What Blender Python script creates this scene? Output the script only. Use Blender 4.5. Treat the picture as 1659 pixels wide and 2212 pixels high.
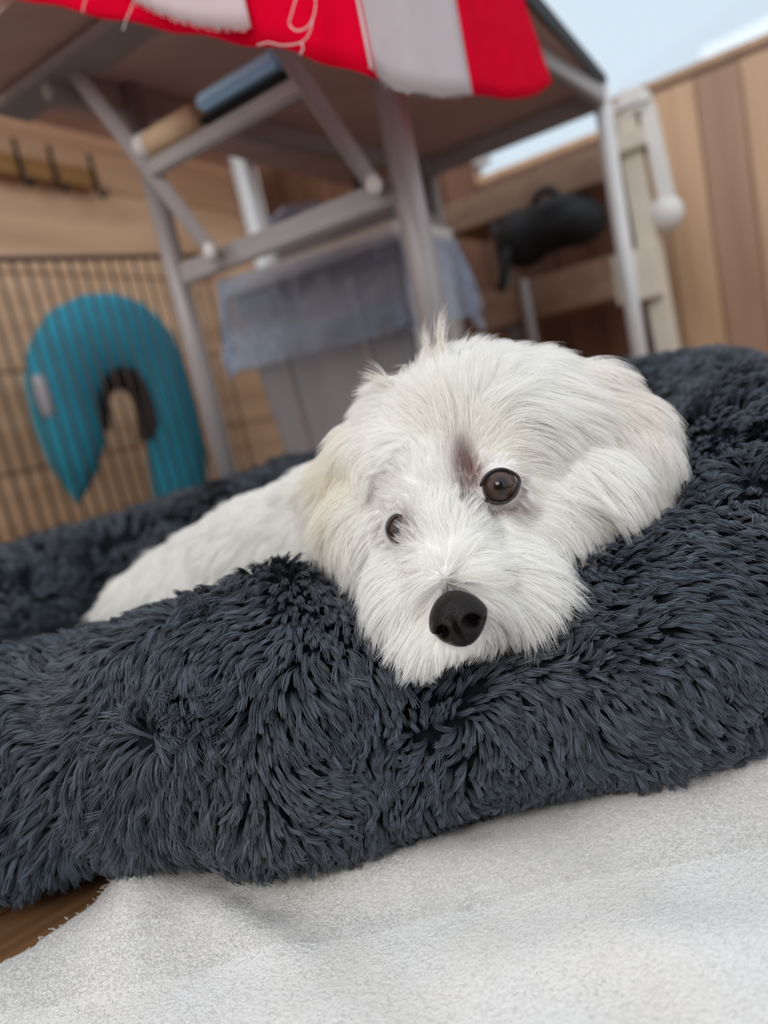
import bpy, bmesh, math, random
import numpy as np
from mathutils import Vector, Matrix, Quaternion
from mathutils.bvhtree import BVHTree
from mathutils.kdtree import KDTree

for o in list(bpy.data.objects):
    bpy.data.objects.remove(o, do_unlink=True)
scene = bpy.context.scene
COL = scene.collection
rng = np.random.default_rng(7)
random.seed(7)

# ------------------------------------------------------------------ camera
W, H, FPX = 1659.0, 2212.0, 24.0 / 36.0 * 2212.0
PITCH, ROLL, CAM_H = math.radians(9.5), math.radians(12.3), 0.235
_F = Vector((0, math.cos(PITCH), -math.sin(PITCH)))
_R0 = Vector((1, 0, 0))
_U0 = Vector((0, math.sin(PITCH), math.cos(PITCH)))
_R = _R0 * math.cos(ROLL) - _U0 * math.sin(ROLL)
_U = _U0 * math.cos(ROLL) + _R0 * math.sin(ROLL)
CAM = Vector((0, 0, CAM_H))
cam_data = bpy.data.cameras.new('camera')
cam_data.sensor_fit = 'VERTICAL'
cam_data.sensor_height = 36.0
cam_data.sensor_width = 27.0
cam_data.lens = 24.0
cam_data.clip_start = 0.01
cam_data.dof.use_dof = True
cam_data.dof.focus_distance = 0.315
cam_data.dof.aperture_fstop = 4.0
cam = bpy.data.objects.new('camera', cam_data)
COL.objects.link(cam)
cam.matrix_world = Matrix(((_R.x, _U.x, -_F.x, CAM.x), (_R.y, _U.y, -_F.y, CAM.y),
                           (_R.z, _U.z, -_F.z, CAM.z), (0, 0, 0, 1)))
scene.camera = cam

# ------------------------------------------------------------------ world, lights, exposure
scene.view_settings.view_transform = 'Standard'
scene.view_settings.look = 'None'
scene.view_settings.gamma = 1.0
scene.view_settings.use_curve_mapping = False
scene.view_settings.exposure = 0.28
scene.cycles.max_bounces = 16
scene.cycles.diffuse_bounces = 10
scene.cycles.transparent_max_bounces = 24
world = bpy.data.worlds.new('overcast_sky')
scene.world = world
world.use_nodes = True
bg = world.node_tree.nodes['Background']
bg.inputs['Color'].default_value = (0.70, 0.745, 0.79, 1)
bg.inputs['Strength'].default_value = 1.34

def area_light(name, loc, target, sx, sy, power, color):
    d = bpy.data.lights.new(name, 'AREA')
    d.shape = 'RECTANGLE'
    d.size, d.size_y = sx, sy
    d.energy = power
    d.color = color
    o = bpy.data.objects.new(name, d)
    COL.objects.link(o)
    o.location = loc
    o.rotation_euler = (Vector(target) - Vector(loc)).to_track_quat('-Z', 'Y').to_euler()
    return o
area_light('room_window_light', (-0.8, -1.38, 1.65), (0.0, 0.4, 0.1), 1.15, 1.0, 24, (1.0, 0.97, 0.94))

# ------------------------------------------------------------------ pixel helpers (1659 x 2212 frame)
def ray(px, py):
    return _F + _R * ((px - W / 2) / FPX) - _U * ((py - H / 2) / FPX)
def at_y(px, py, y):
    d = ray(px, py)
    return CAM + d * (y / d.y)
def at_z(px, py, z):
    d = ray(px, py)
    return CAM + d * ((z - CAM.z) / d.z)
def at_wall(px, py, p, q):
    """point on the vertical plane through plan points p and q"""
    n = Vector((-(q[1] - p[1]), q[0] - p[0], 0))
    d = ray(px, py)
    t = (n.x * p[0] + n.y * p[1] - n.dot(CAM)) / n.dot(d)
    return CAM + d * t
def to_px(P):
    """vectorised projection of an (n,3) array"""
    v = np.asarray(P) - np.array(CAM)
    z = v @ np.array(_F)
    return W / 2 + FPX * (v @ np.array(_R)) / z, H / 2 - FPX * (v @ np.array(_U)) / z

# ------------------------------------------------------------------ materials
def new_mat(name):
    m = bpy.data.materials.new(name)
    m.use_nodes = True
    nt = m.node_tree
    return m, nt, nt.nodes['Principled BSDF'], nt.nodes['Material Output']
def mat_plain(name, col, rough=0.6, metal=0.0, var=0.06, scale=20.0, bump=0.0, bscale=200.0, spec=0.5):
    m, nt, b, out = new_mat(name)
    N, Lk = nt.nodes, nt.links
    tc = N.new('ShaderNodeTexCoord')
    nz = N.new('ShaderNodeTexNoise')
    nz.inputs['Scale'].default_value = scale
    nz.inputs['Detail'].default_value = 4
    Lk.new(tc.outputs['Object'], nz.inputs['Vector'])
    rp = N.new('ShaderNodeValToRGB')
    c = np.array(col)
    rp.color_ramp.elements[0].position = 0.3
    rp.color_ramp.elements[1].position = 0.7
    rp.color_ramp.elements[0].color = (*np.clip(c * (1 - var), 0, 1), 1)
    rp.color_ramp.elements[1].color = (*np.clip(c * (1 + var), 0, 1), 1)
    Lk.new(nz.outputs['Fac'], rp.inputs['Fac'])
    Lk.new(rp.outputs['Color'], b.inputs['Base Color'])
    b.inputs['Roughness'].default_value = rough
    b.inputs['Metallic'].default_value = metal
    b.inputs['Specular IOR Level'].default_value = spec
    if bump > 0:
        n2 = N.new('ShaderNodeTexNoise')
        n2.inputs['Scale'].default_value = bscale
        Lk.new(tc.outputs['Object'], n2.inputs['Vector'])
        bp = N.new('ShaderNodeBump')
        bp.inputs['Strength'].default_value = bump
        bp.inputs['Distance'].default_value = 0.002
        Lk.new(n2.outputs['Fac'], bp.inputs['Height'])
        Lk.new(bp.outputs['Normal'], b.inputs['Normal'])
    return m
def mat_wood(name, dark, light, axis='X', stretch=14.0, scale=3.0, rough=0.5):
    m, nt, b, out = new_mat(name)
    N, Lk = nt.nodes, nt.links
    tc = N.new('ShaderNodeTexCoord')
    mp = N.new('ShaderNodeMapping')
    s = [stretch, stretch, stretch]
    s['XYZ'.index(axis)] = 1.0
    mp.inputs['Scale'].default_value = s
    oi = N.new('ShaderNodeObjectInfo')
    ad = N.new('ShaderNodeVectorMath')
    sc = N.new('ShaderNodeVectorMath'); sc.operation = 'SCALE'
    cmb = N.new('ShaderNodeCombineXYZ')
    for k in range(3):
        Lk.new(oi.outputs['Random'], cmb.inputs[k])
    Lk.new(cmb.outputs[0], sc.inputs[0]); sc.inputs['Scale'].default_value = 37.0
    Lk.new(tc.outputs['Object'], ad.inputs[0]); Lk.new(sc.outputs[0], ad.inputs[1])
    Lk.new(ad.outputs[0], mp.inputs['Vector'])
    nz = N.new('ShaderNodeTexNoise')
    nz.inputs['Scale'].default_value = scale
    nz.inputs['Detail'].default_value = 6
    nz.inputs['Distortion'].default_value = 0.6
    Lk.new(mp.outputs[0], nz.inputs['Vector'])
    rp = N.new('ShaderNodeValToRGB')
    rp.color_ramp.elements[0].position = 0.32
    rp.color_ramp.elements[1].position = 0.68
    rp.color_ramp.elements[0].color = (*dark, 1)
    rp.color_ramp.elements[1].color = (*light, 1)
    Lk.new(nz.outputs['Fac'], rp.inputs['Fac'])
    hsv = N.new('ShaderNodeHueSaturation')
    mr = N.new('ShaderNodeMapRange')
    mr.inputs['To Min'].default_value = 0.82
    mr.inputs['To Max'].default_value = 1.18
    Lk.new(oi.outputs['Random'], mr.inputs['Value'])
    Lk.new(mr.outputs[0], hsv.inputs['Value'])
    Lk.new(rp.outputs['Color'], hsv.inputs['Color'])
    Lk.new(hsv.outputs[0], b.inputs['Base Color'])
    b.inputs['Roughness'].default_value = rough
    bp = N.new('ShaderNodeBump')
    bp.inputs['Strength'].default_value = 0.25
    bp.inputs['Distance'].default_value = 0.001
    Lk.new(nz.outputs['Fac'], bp.inputs['Height'])
    Lk.new(bp.outputs['Normal'], b.inputs['Normal'])
    return m
def mat_hair(name, rough=0.45, spec=0.25, trans=0.35, sheen=0.0):
    """strand material: colour from the strands' own 'tint' attribute"""
    m, nt, b, out = new_mat(name)
    N, Lk = nt.nodes, nt.links
    at = N.new('ShaderNodeAttribute'); at.attribute_name = 'tint'
    Lk.new(at.outputs['Color'], b.inputs['Base Color'])
    b.inputs['Roughness'].default_value = rough
    b.inputs['Specular IOR Level'].default_value = spec
    if sheen > 0:
        b.inputs['Sheen Weight'].default_value = sheen
        b.inputs['Sheen Roughness'].default_value = 0.4
    if trans > 0:
        tr = N.new('ShaderNodeBsdfTranslucent')
        Lk.new(at.outputs['Color'], tr.inputs['Color'])
        mx = N.new('ShaderNodeMixShader')
        mx.inputs[0].default_value = trans
        Lk.new(b.outputs[0], mx.inputs[1]); Lk.new(tr.outputs[0], mx.inputs[2])
        Lk.new(mx.outputs[0], out.inputs['Surface'])
    return m
def mat_tint(name, rough=0.7):
    m, nt, b, out = new_mat(name)
    at = nt.nodes.new('ShaderNodeAttribute'); at.attribute_name = 'tint'
    nt.links.new(at.outputs['Color'], b.inputs['Base Color'])
    b.inputs['Roughness'].default_value = rough
    return m

# ------------------------------------------------------------------ object helpers
def link(name, me, mat=None, parent=None):
    o = bpy.data.objects.new(name, me)
    COL.objects.link(o)
    if mat is not None:
        me.materials.append(mat)
    if parent is not None:
        o.parent = parent
    return o
def tag(o, label=None, cat=None, group=None, kind=None):
    if label: o['label'] = label
    if cat: o['category'] = cat
    if group: o['group'] = group
    if kind: o['kind'] = kind
    return o
def empty(name, loc=(0, 0, 0), rz=0.0):
    o = bpy.data.objects.new(name, None)
    COL.objects.link(o)
    o.location = loc
    o.rotation_euler = (0, 0, rz)
    o.empty_display_size = 0.05
    return o
def from_np(name, V, Fc, mat=None, parent=None, smooth=True):
    me = bpy.data.meshes.new(name)
    me.from_pydata([tuple(map(float, v)) for v in V], [], [tuple(int(i) for i in f) for f in Fc])
    me.update()
    if smooth:
        me.polygons.foreach_set('use_smooth', [True] * len(me.polygons))
    return link(name, me, mat, parent)
def bm_obj(name, bm, mat, parent=None, smooth=False, bevel=0.0):
    bmesh.ops.recalc_face_normals(bm, faces=bm.faces)
    if bevel > 0:
        bmesh.ops.bevel(bm, geom=[e for e in bm.edges if len(e.link_faces) == 2 and e.calc_face_angle() > 0.5],
                        offset=bevel, segments=2, affect='EDGES')
    me = bpy.data.meshes.new(name)
    bm.to_mesh(me); bm.free()
    if smooth:
        me.polygons.foreach_set('use_smooth', [True] * len(me.polygons))
    return link(name, me, mat, parent)
def add_box(bm, c, s, M=None):
    mat = Matrix.Translation(c) @ (M.to_4x4() if M else Matrix.Identity(4)) @ Matrix.Diagonal((*s, 1))
    return bmesh.ops.create_cube(bm, size=1.0, matrix=mat)
def add_tube(bm, pts, r, seg=14):
    """round bar along a list of points"""
    pts = [Vector(p) for p in pts]
    rings = []
    ref = Vector((0, 0, 1))
    for i, p in enumerate(pts):
        d = (pts[min(i + 1, len(pts) - 1)] - pts[max(i - 1, 0)]).normalized()
        a = ref if abs(d.dot(ref)) < 0.95 else Vector((1, 0, 0))
        x = d.cross(a).normalized(); y = d.cross(x).normalized()
        rr = r[i] if isinstance(r, (list, tuple)) else r
        rings.append([bm.verts.new(p + x * math.cos(2 * math.pi * k / seg) * rr + y * math.sin(2 * math.pi * k / seg) * rr) for k in range(seg)])
    for a, b in zip(rings, rings[1:]):
        for k in range(seg):
            bm.faces.new((a[k], a[(k + 1) % seg], b[(k + 1) % seg], b[k]))
    bm.faces.new(rings[0][::-1]); bm.faces.new(rings[-1])
def tube(name, pts, r, mat, parent=None, seg=14):
    bm = bmesh.new()
    add_tube(bm, pts, r, seg)
    return bm_obj(name, bm, mat, parent, smooth=True)
def beam(name, p0, p1, w, h, mat, parent=None, bevel=0.003):
    """flat rectangular bar from p0 to p1 (w across, h in the up-ish direction)"""
    p0, p1 = Vector(p0), Vector(p1)
    d = p1 - p0
    x = d.normalized()
    y = Vector((0, 0, 1)).cross(x)
    y = y.normalized() if y.length > 1e-4 else Vector((0, 1, 0))
    z = x.cross(y)
    M = Matrix((x, y, z)).transposed()
    bm = bmesh.new()
    add_box(bm, (p0 + p1) / 2, (d.length, w, h), M)
    return bm_obj(name, bm, mat, parent, bevel=bevel)
def prism(name, poly, z0, z1, mat, parent=None, bevel=0.003):
    bm = bmesh.new()
    a = [bm.verts.new((p[0], p[1], z0)) for p in poly]
    b = [bm.verts.new((p[0], p[1], z1)) for p in poly]
    n = len(poly)
    bm.faces.new(a[::-1]); bm.faces.new(b)
    for i in range(n):
        bm.faces.new((a[i], a[(i + 1) % n], b[(i + 1) % n], b[i]))
    return bm_obj(name, bm, mat, parent, bevel=bevel)
def unit(a):
    return a / np.maximum(np.linalg.norm(a, axis=-1, keepdims=True), 1e-9)

# ------------------------------------------------------------------ strands
def strand_object(name, pts, rad, tint, mat, parent):
    """pts (n,k,3), rad (n,k) or (k,), tint (n,3) or (n,k,3)"""
    n, k, _ = pts.shape
    cu = bpy.data.hair_curves.new(name)
    cu.add_curves([k] * n)
    cu.position_data.foreach_set('vector', pts.astype(np.float32).ravel())
    if 'radius' not in cu.attributes:
        cu.attributes.new('radius', 'FLOAT', 'POINT')
    rr = np.broadcast_to(rad, (n, k)).astype(np.float32)
    cu.attributes['radius'].data.foreach_set('value', np.ascontiguousarray(rr).ravel())
    if tint.ndim == 2:
        tint = np.repeat(tint[:, None, :], k, axis=1)
    c4 = np.ones((n, k, 4), np.float32)
    c4[..., :3] = np.clip(tint, 0, 1)
    a = cu.attributes.new('tint', 'FLOAT_COLOR', 'POINT')
    a.data.foreach_set('color', c4.ravel())
    cu.materials.append(mat)
    o = bpy.data.objects.new(name, cu)
    COL.objects.link(o)
    o.parent = parent
    return o
def mesh_arrays(me):
    me.calc_loop_triangles()
    nv, nt = len(me.vertices), len(me.loop_triangles)
    V = np.empty(nv * 3, np.float32); me.vertices.foreach_get('co', V); V = V.reshape(-1, 3)
    Nn = np.empty(nv * 3, np.float32); me.vertices.foreach_get('normal', Nn); Nn = Nn.reshape(-1, 3)
    T = np.empty(nt * 3, np.int32); me.loop_triangles.foreach_get('vertices', T); T = T.reshape(-1, 3)
    return V.astype(float), Nn.astype(float), T
def scatter(me, count, density):
    """sample surface points; density(centres, normals) -> relative density"""
    V, Nn, T = mesh_arrays(me)
    A, B, C = V[T[:, 0]], V[T[:, 1]], V[T[:, 2]]
    cr = np.cross(B - A, C - A)
    area = np.linalg.norm(cr, axis=1) / 2
    w = area * density((A + B + C) / 3, unit(cr))
    idx = rng.choice(len(T), size=count, p=w / w.sum())
    u, v = rng.random(count), rng.random(count)
    f = u + v > 1
    u[f], v[f] = 1 - u[f], 1 - v[f]
    w0 = (1 - u - v)[:, None]; u = u[:, None]; v = v[:, None]
    P = A[idx] * w0 + B[idx] * u + C[idx] * v
    N = unit(Nn[T[idx, 0]] * w0 + Nn[T[idx, 1]] * u + Nn[T[idx, 2]] * v)
    return P, N
def grow(P, N, D, L, lift, grav, K, power=1.5, curl=None):
    pos = P.copy()
    out = [pos.copy()]
    step = (L / (K - 1))[:, None]
    down = np.array([0, 0, -1.0])
    for k in range(1, K):
        s = (k - 0.5) / (K - 1)
        v = D + N * (lift * (1 - s) ** power)[:, None] + down * (grav * s)[:, None]
        if curl is not None:
            v = v + curl * s
        pos = pos + unit(v) * step
        out.append(pos.copy())
    return np.stack(out, axis=1)
def wave_noise(P, freq, seed, n=6):
    """smooth 3-vector noise from sums of sines"""
    r = np.random.default_rng(seed)
    out = np.zeros_like(P)
    for _ in range(n):
        k = r.normal(size=3) * freq
        ph = r.random(3) * 6.28
        a = P @ k
        out += np.sin(a[:, None] + ph) / n ** 0.5
    return out
def tangent(D, N):
    return D - N * np.sum(D * N, axis=1, keepdims=True)
# ================================================================== MATERIALS
M_metal = mat_plain('satin_grey_metal', (0.35, 0.325, 0.325), 0.45, 0.2, 0.05)
M_metal_dark = mat_plain('dark_grey_metal', (0.17, 0.165, 0.17), 0.45, 0.4, 0.05)
M_white_metal = mat_plain('white_painted_metal', (0.70, 0.70, 0.71), 0.4, 0.0, 0.03)
M_white_plastic = mat_plain('white_plastic', (0.72, 0.71, 0.69), 0.45, 0.0, 0.03)
M_beige_plastic = mat_plain('beige_painted_wood', (0.64, 0.58, 0.49), 0.5, 0.0, 0.05)
M_table_under = mat_wood('brown_laminate', (0.50, 0.355, 0.335), (0.60, 0.445, 0.42), 'X', 10, 2.0, 0.5)
M_wall_tan = mat_wood('tan_wall_board', (0.58, 0.36, 0.215), (0.80, 0.545, 0.35), 'X', 10, 1.6, 0.55)
M_plank_tan = mat_wood('tan_plank', (0.46, 0.28, 0.16), (0.58, 0.38, 0.225), 'Z', 12, 2.0, 0.45)
M_plank_brown = mat_wood('brown_plank', (0.36, 0.20, 0.125), (0.45, 0.265, 0.17), 'Z', 12, 2.0, 0.45)
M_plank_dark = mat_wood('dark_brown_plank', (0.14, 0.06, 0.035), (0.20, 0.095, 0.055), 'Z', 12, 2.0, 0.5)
M_floor = mat_wood('brown_floor_plank', (0.13, 0.062, 0.028), (0.28, 0.145, 0.068), 'X', 16, 3.5, 0.4)
M_shelf = mat_wood('light_brown_shelf', (0.25, 0.15, 0.10), (0.36, 0.235, 0.165), 'X', 12, 2.5, 0.5)
M_black = mat_plain('black_fabric', (0.012, 0.014, 0.018), 0.75, 0.0, 0.2, 30, 0.4, 120)
M_wire = mat_plain('dark_wire', (0.07, 0.045, 0.04), 0.5, 0.3, 0.1)
M_teal = mat_plain('teal_plush', (0.024, 0.31, 0.45), 0.85, 0.0, 0.12, 14, 0.4, 160)
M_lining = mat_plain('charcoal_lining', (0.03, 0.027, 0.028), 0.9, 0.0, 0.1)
M_bin = mat_plain('grey_bin_plastic', (0.26, 0.25, 0.26), 0.5, 0.0, 0.04)
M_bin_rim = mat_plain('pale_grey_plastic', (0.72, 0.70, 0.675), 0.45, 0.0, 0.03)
M_gold = mat_plain('ochre_bar', (0.33, 0.17, 0.045), 0.5, 0.1, 0.08)
M_cloth_red = mat_plain('red_cotton', (0.90, 0.002, 0.042), 0.9, 0.0, 0.06, 40, 0.3, 900, spec=0.03)
M_cloth_white = mat_plain('white_cotton', (0.86, 0.82, 0.84), 0.85, 0.0, 0.03, 40, 0.3, 900, spec=0.2)
def add_translucency(m, col, amt):
    nt = m.node_tree; out = nt.nodes['Material Output']; b = nt.nodes['Principled BSDF']
    tr = nt.nodes.new('ShaderNodeBsdfTranslucent'); tr.inputs['Color'].default_value = (*col, 1)
    mx = nt.nodes.new('ShaderNodeMixShader'); mx.inputs[0].default_value = amt
    nt.links.new(b.outputs[0], mx.inputs[1]); nt.links.new(tr.outputs[0], mx.inputs[2]); nt.links.new(mx.outputs[0], out.inputs['Surface'])
add_translucency(M_cloth_white, (0.90, 0.84, 0.88), 0.5)
add_translucency(M_cloth_red, (0.92, 0.003, 0.05), 0.40)
M_thread = mat_plain('white_thread', (0.75, 0.66, 0.66), 0.9, 0.0, 0.03)
M_blue = mat_plain('blue_plastic', (0.36, 0.64, 0.92), 0.3, 0.0, 0.05)
M_cardboard = mat_plain('beige_card', (0.70, 0.53, 0.34), 0.7, 0.0, 0.06)
M_orange = mat_plain('orange_plastic', (0.55, 0.10, 0.02), 0.5, 0.0, 0.05)

def mat_film():
    m, nt, b, out = new_mat('clear_plastic_film')
    N, Lk = nt.nodes, nt.links
    b.inputs['Base Color'].default_value = (0.60, 0.74, 0.98, 1)  # blue base colour stands in for window glints on the film
    b.inputs['Roughness'].default_value = 0.12
    b.inputs['Specular IOR Level'].default_value = 1.0
    tr = N.new('ShaderNodeBsdfTransparent')
    tr.inputs['Color'].default_value = (0.86, 0.88, 0.92, 1)
    tc = N.new('ShaderNodeTexCoord'); nz = N.new('ShaderNodeTexNoise'); nz.inputs['Scale'].default_value = 8; nz.inputs['Distortion'].default_value = 1.5
    Lk.new(tc.outputs['Object'], nz.inputs['Vector'])
    bp = N.new('ShaderNodeBump'); bp.inputs['Strength'].default_value = 1.0; bp.inputs['Distance'].default_value = 0.03
    Lk.new(nz.outputs['Fac'], bp.inputs['Height']); Lk.new(bp.outputs['Normal'], b.inputs['Normal'])
    fr = N.new('ShaderNodeLayerWeight'); Lk.new(bp.outputs['Normal'], fr.inputs['Normal'])
    fr.inputs['Blend'].default_value = 0.35
    mr = N.new('ShaderNodeMapRange')
    mr.inputs['To Min'].default_value = 0.13; mr.inputs['To Max'].default_value = 0.75
    Lk.new(fr.outputs['Facing'], mr.inputs['Value'])
    mx = N.new('ShaderNodeMixShader')
    Lk.new(mr.outputs[0], mx.inputs[0])
    Lk.new(tr.outputs[0], mx.inputs[1]); Lk.new(b.outputs[0], mx.inputs[2])
    Lk.new(mx.outputs[0], out.inputs['Surface'])
    return m
M_film = mat_film()
def mat_glass():
    m, nt, b, out = new_mat('window_glass')
    N, Lk = nt.nodes, nt.links
    tr = N.new('ShaderNodeBsdfTransparent'); tr.inputs['Color'].default_value = (0.60, 0.665, 0.715, 1)
    gl = N.new('ShaderNodeBsdfGlossy'); gl.inputs['Roughness'].default_value = 0.02
    fr = N.new('ShaderNodeFresnel'); fr.inputs['IOR'].default_value = 1.45
    mx = N.new('ShaderNodeMixShader')
    Lk.new(fr.outputs[0], mx.inputs[0]); Lk.new(tr.outputs[0], mx.inputs[1]); Lk.new(gl.outputs[0], mx.inputs[2])
    Lk.new(mx.outputs[0], out.inputs['Surface'])
    return m
M_glass = mat_glass()

# ================================================================== THE SETTING
A_DIR = Vector((math.cos(math.radians(57)), math.sin(math.radians(57)), 0))      # along the left wall, into the corner
B_DIR = Vector((math.cos(math.radians(-34)), math.sin(math.radians(-34)), 0))    # along the right wall, towards the viewer
CORNER = Vector((-0.20, 2.66, 0))
A_N = Vector((A_DIR.y, -A_DIR.x, 0))        # into the room
B_N = Vector((B_DIR.y, -B_DIR.x, 0))
if B_N.y > 0: B_N = -B_N

# floor: slab with planks
floor = prism('floor', [(-3, -1.2), (3, -1.2), (3, 4), (-3, 4)], -0.06, -0.012, M_plank_dark, None, 0)
tag(floor, 'brown wooden plank floor under the dog bed', 'floor', None, 'structure')
fa = math.radians(38)
fd = Vector((math.cos(fa), math.sin(fa), 0)); fn = Vector((-fd.y, fd.x, 0))
plank_me = None
for i in range(-22, 23):
    for j in range(-1, 2):
        c = Vector((0, 0.9, -0.006)) + fn * (i * 0.11) + fd * (j * 1.805 + (i % 3) * 0.6 - 0.4)
        if plank_me is None:
            bm = bmesh.new(); add_box(bm, (0, 0, 0), (1.80, 0.107, 0.012))
            p = bm_obj('plank', bm, M_floor, floor, bevel=0.0015); plank_me = p.data
        else:
            p = bpy.data.objects.new('plank', plank_me); COL.objects.link(p); p.parent = floor
        p.location = c; p.rotation_euler = (0, 0, fa)

def wall_mat4(origin, d, n):
    return Matrix(((d.x, n.x, 0, origin.x), (d.y, n.y, 0, origin.y), (d.z, n.z, 1, origin.z), (0, 0, 0, 1)))
# left wall: horizontal boards
wl = bpy.data.objects.new('wall_left', None)
bm = bmesh.new(); add_box(bm, (-1.25, -0.06, 1.2), (2.6, 0.06, 2.5))
wall_left = bm_obj('wall_left', bm, M_plank_brown)
bpy.data.objects.remove(wl)
wall_left.matrix_world = wall_mat4(CORNER, A_DIR, A_N)
tag(wall_left, 'tan wooden wall of wide horizontal boards on the left', 'wall', None, 'structure')
board_me = None
for i in range(10):
    if board_me is None:
        bm = bmesh.new(); add_box(bm, (0, 0, 0), (2.5, 0.022, 0.236))
        b_ = bm_obj('board', bm, M_wall_tan, wall_left, bevel=0.003); board_me = b_.data
    else:
        b_ = bpy.data.objects.new('board', board_me); COL.objects.link(b_); b_.parent = wall_left
    b_.location = (-1.25, -0.019 + 0.0, 0.119 + i * 0.24)
# right wall: vertical planks below two bright windows with different sills
_B2 = (CORNER.x + B_DIR.x, CORNER.y + B_DIR.y)
def on_b(px, py):
    p = at_wall(px, py, (CORNER.x, CORNER.y), _B2)
    return (p - CORNER).dot(B_DIR), p.z
SILL = on_b(1500, 122)[1]
X_SPLIT = on_b(1318, 240)[0]
X_LOW = on_b(1012, 340)[0]
SILL2 = on_b(1140, 330)[1]
bm = bmesh.new()
add_box(bm, (X_LOW / 2, -0.06, 1.2), (X_LOW, 0.06, 2.4))
add_box(bm, ((X_LOW + X_SPLIT) / 2, -0.06, SILL2 / 2 - 0.02), (X_SPLIT - X_LOW, 0.06, SILL2 - 0.04))
add_box(bm, ((3.2 + X_SPLIT) / 2, -0.06, SILL / 2 - 0.02), (3.2 - X_SPLIT, 0.06, SILL - 0.04))
wall_right = bm_obj('wall_right', bm, M_plank_brown)
wall_right.matrix_world = wall_mat4(CORNER, B_DIR, B_N)
tag(wall_right, 'vertical tan and brown plank wall below the bright window', 'wall', None, 'structure')
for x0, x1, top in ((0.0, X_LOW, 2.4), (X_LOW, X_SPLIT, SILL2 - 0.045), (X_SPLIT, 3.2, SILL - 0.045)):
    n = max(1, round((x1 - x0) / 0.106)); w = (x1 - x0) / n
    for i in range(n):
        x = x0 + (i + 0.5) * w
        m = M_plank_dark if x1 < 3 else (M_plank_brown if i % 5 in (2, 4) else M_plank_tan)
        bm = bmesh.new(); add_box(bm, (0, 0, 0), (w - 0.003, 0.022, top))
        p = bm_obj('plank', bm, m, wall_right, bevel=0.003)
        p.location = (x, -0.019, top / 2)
def window(name, label, x0, x1, z0, z1):
    win = empty(name); win.matrix_world = wall_mat4(CORNER, B_DIR, B_N)
    tag(win, label, 'window', None, 'structure')
    c, w = (x0 + x1) / 2, x1 - x0
    bm = bmesh.new(); add_box(bm, (c, -0.045, z0 - 0.02), (w, 0.06, 0.022)); bm_obj('window_sill', bm, M_plank_tan, win, bevel=0.004)
    bm = bmesh.new(); add_box(bm, (c, -0.05, z1), (w, 0.06, 0.06)); bm_obj('window_frame', bm, M_white_metal, win, bevel=0.004)
    for x in ((x1 - 0.02,) if name == 'window_1' else (x0 + 0.02,)):
        bm = bmesh.new(); add_box(bm, (x, -0.05, (z0 + z1) / 2), (0.04, 0.06, z1 - z0 - 0.06)); bm_obj('window_frame', bm, M_white_metal, win, bevel=0.004)
    from_np('pane', [(x0, -0.05, z0 - 0.01), (x1, -0.05, z0 - 0.01), (x1, -0.05, z1 - 0.02), (x0, -0.05, z1 - 0.02)], [(0, 1, 2, 3)], M_glass, win, False)
window('window_1', 'wide bright window with white frame above the plank wall at right', X_SPLIT, 3.2, SILL, SILL + 1.35)
window('window_2', 'bright window seen as a narrow strip below the table top', X_LOW, X_SPLIT, SILL2, SILL + 1.35)

# unseen near wall added to darken reflections, with the window that lights the dog
bm = bmesh.new()
for c_, s_ in (((-1.95, -1.45, 1.2), (1.1, 0.08, 2.4)), ((0.25, -1.45, 1.2), (0.9, 0.08, 2.4)), ((-0.8, -1.45, 0.55), (1.2, 0.08, 1.1)), ((-0.8, -1.45, 2.3), (1.2, 0.08, 0.2))):
    add_box(bm, c_, s_)
tag(bm_obj('added_near_wall', bm, M_plank_dark), 'added brown wall behind the viewer for dark reflections, with a window opening', 'wall', None, 'structure')

# ================================================================== PET BED
def bed_profile(th):
    """ring centre, outward direction, radii for plan angle th (radians, 0 = +x, -90 deg = front)"""
    c, s = math.cos(th), math.sin(th)
    cx, cy = -0.045, 0.665
    hx, hy, e = (0.355 if c > 0 else 0.40), 0.305, 3.0
    r = (abs(c / hx) ** e + abs(s / hy) ** e) ** (-1 / e)
    p = np.array([cx + r * c, cy + r * s])
    if s < 0: p[1] += 0.022 * min(1.0, max(0.0, (-0.06 - p[0]) / 0.12)) * -s
    if s > 0: p[1] -= 0.25 * math.exp(-((p[0] - 0.13) / 0.15) ** 2) * s      # the rim gives way to the table leg
    right = max(0.0, c) ** 1.5                       # 1 on the right side
    back = max(0.0, s)
    a = 0.066 + 0.030 * right + 0.008 * back         # horizontal half width
    b = 0.066 + 0.034 * right + 0.016 * back         # vertical half height
    return p, np.array([c, s]), a, b
NTH, NPH, NIN = 260, 56, 14
BV = []
for i in range(NTH):
    th = 2 * math.pi * i / NTH
    p, _, a, b = bed_profile(th)
    q, _, _, _ = bed_profile(th + 0.01)
    q0, _, _, _ = bed_profile(th - 0.01)
    t = (q - q0); t /= np.linalg.norm(t)
    o = np.array([t[1], -t[0]])
    lump = 1 + 0.05 * math.sin(7 * th + 1.0) + 0.04 * math.sin(11 * th + 2.2)
    row = []
    for j in range(NPH):
        ph = math.radians(-88 + (88 + 208) * j / (NPH - 1))
        cu, su = math.cos(ph), math.sin(ph)
        sq = 0.9
        x2 = math.copysign(abs(cu) ** sq, cu); z2 = math.copysign(abs(su) ** sq, su)
        xy = p + o * (a * x2 * lump)
        z = 0.004 + b * (1 + z2 * (lump if z2 > 0 else 1))
        row.append([xy[0], xy[1], z])
    e = np.array(row[-1]); cen = np.array([-0.08, 0.58, 0.045])
    for j in range(1, NIN + 1):
        f = j / (NIN + 0.3)
        v = e * (1 - f) + cen * f
        v[2] = e[2] * (1 - min(1, f * 2)) + 0.045 * min(1, f * 2)
        row.append(list(v))
    BV.append(row)
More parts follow.
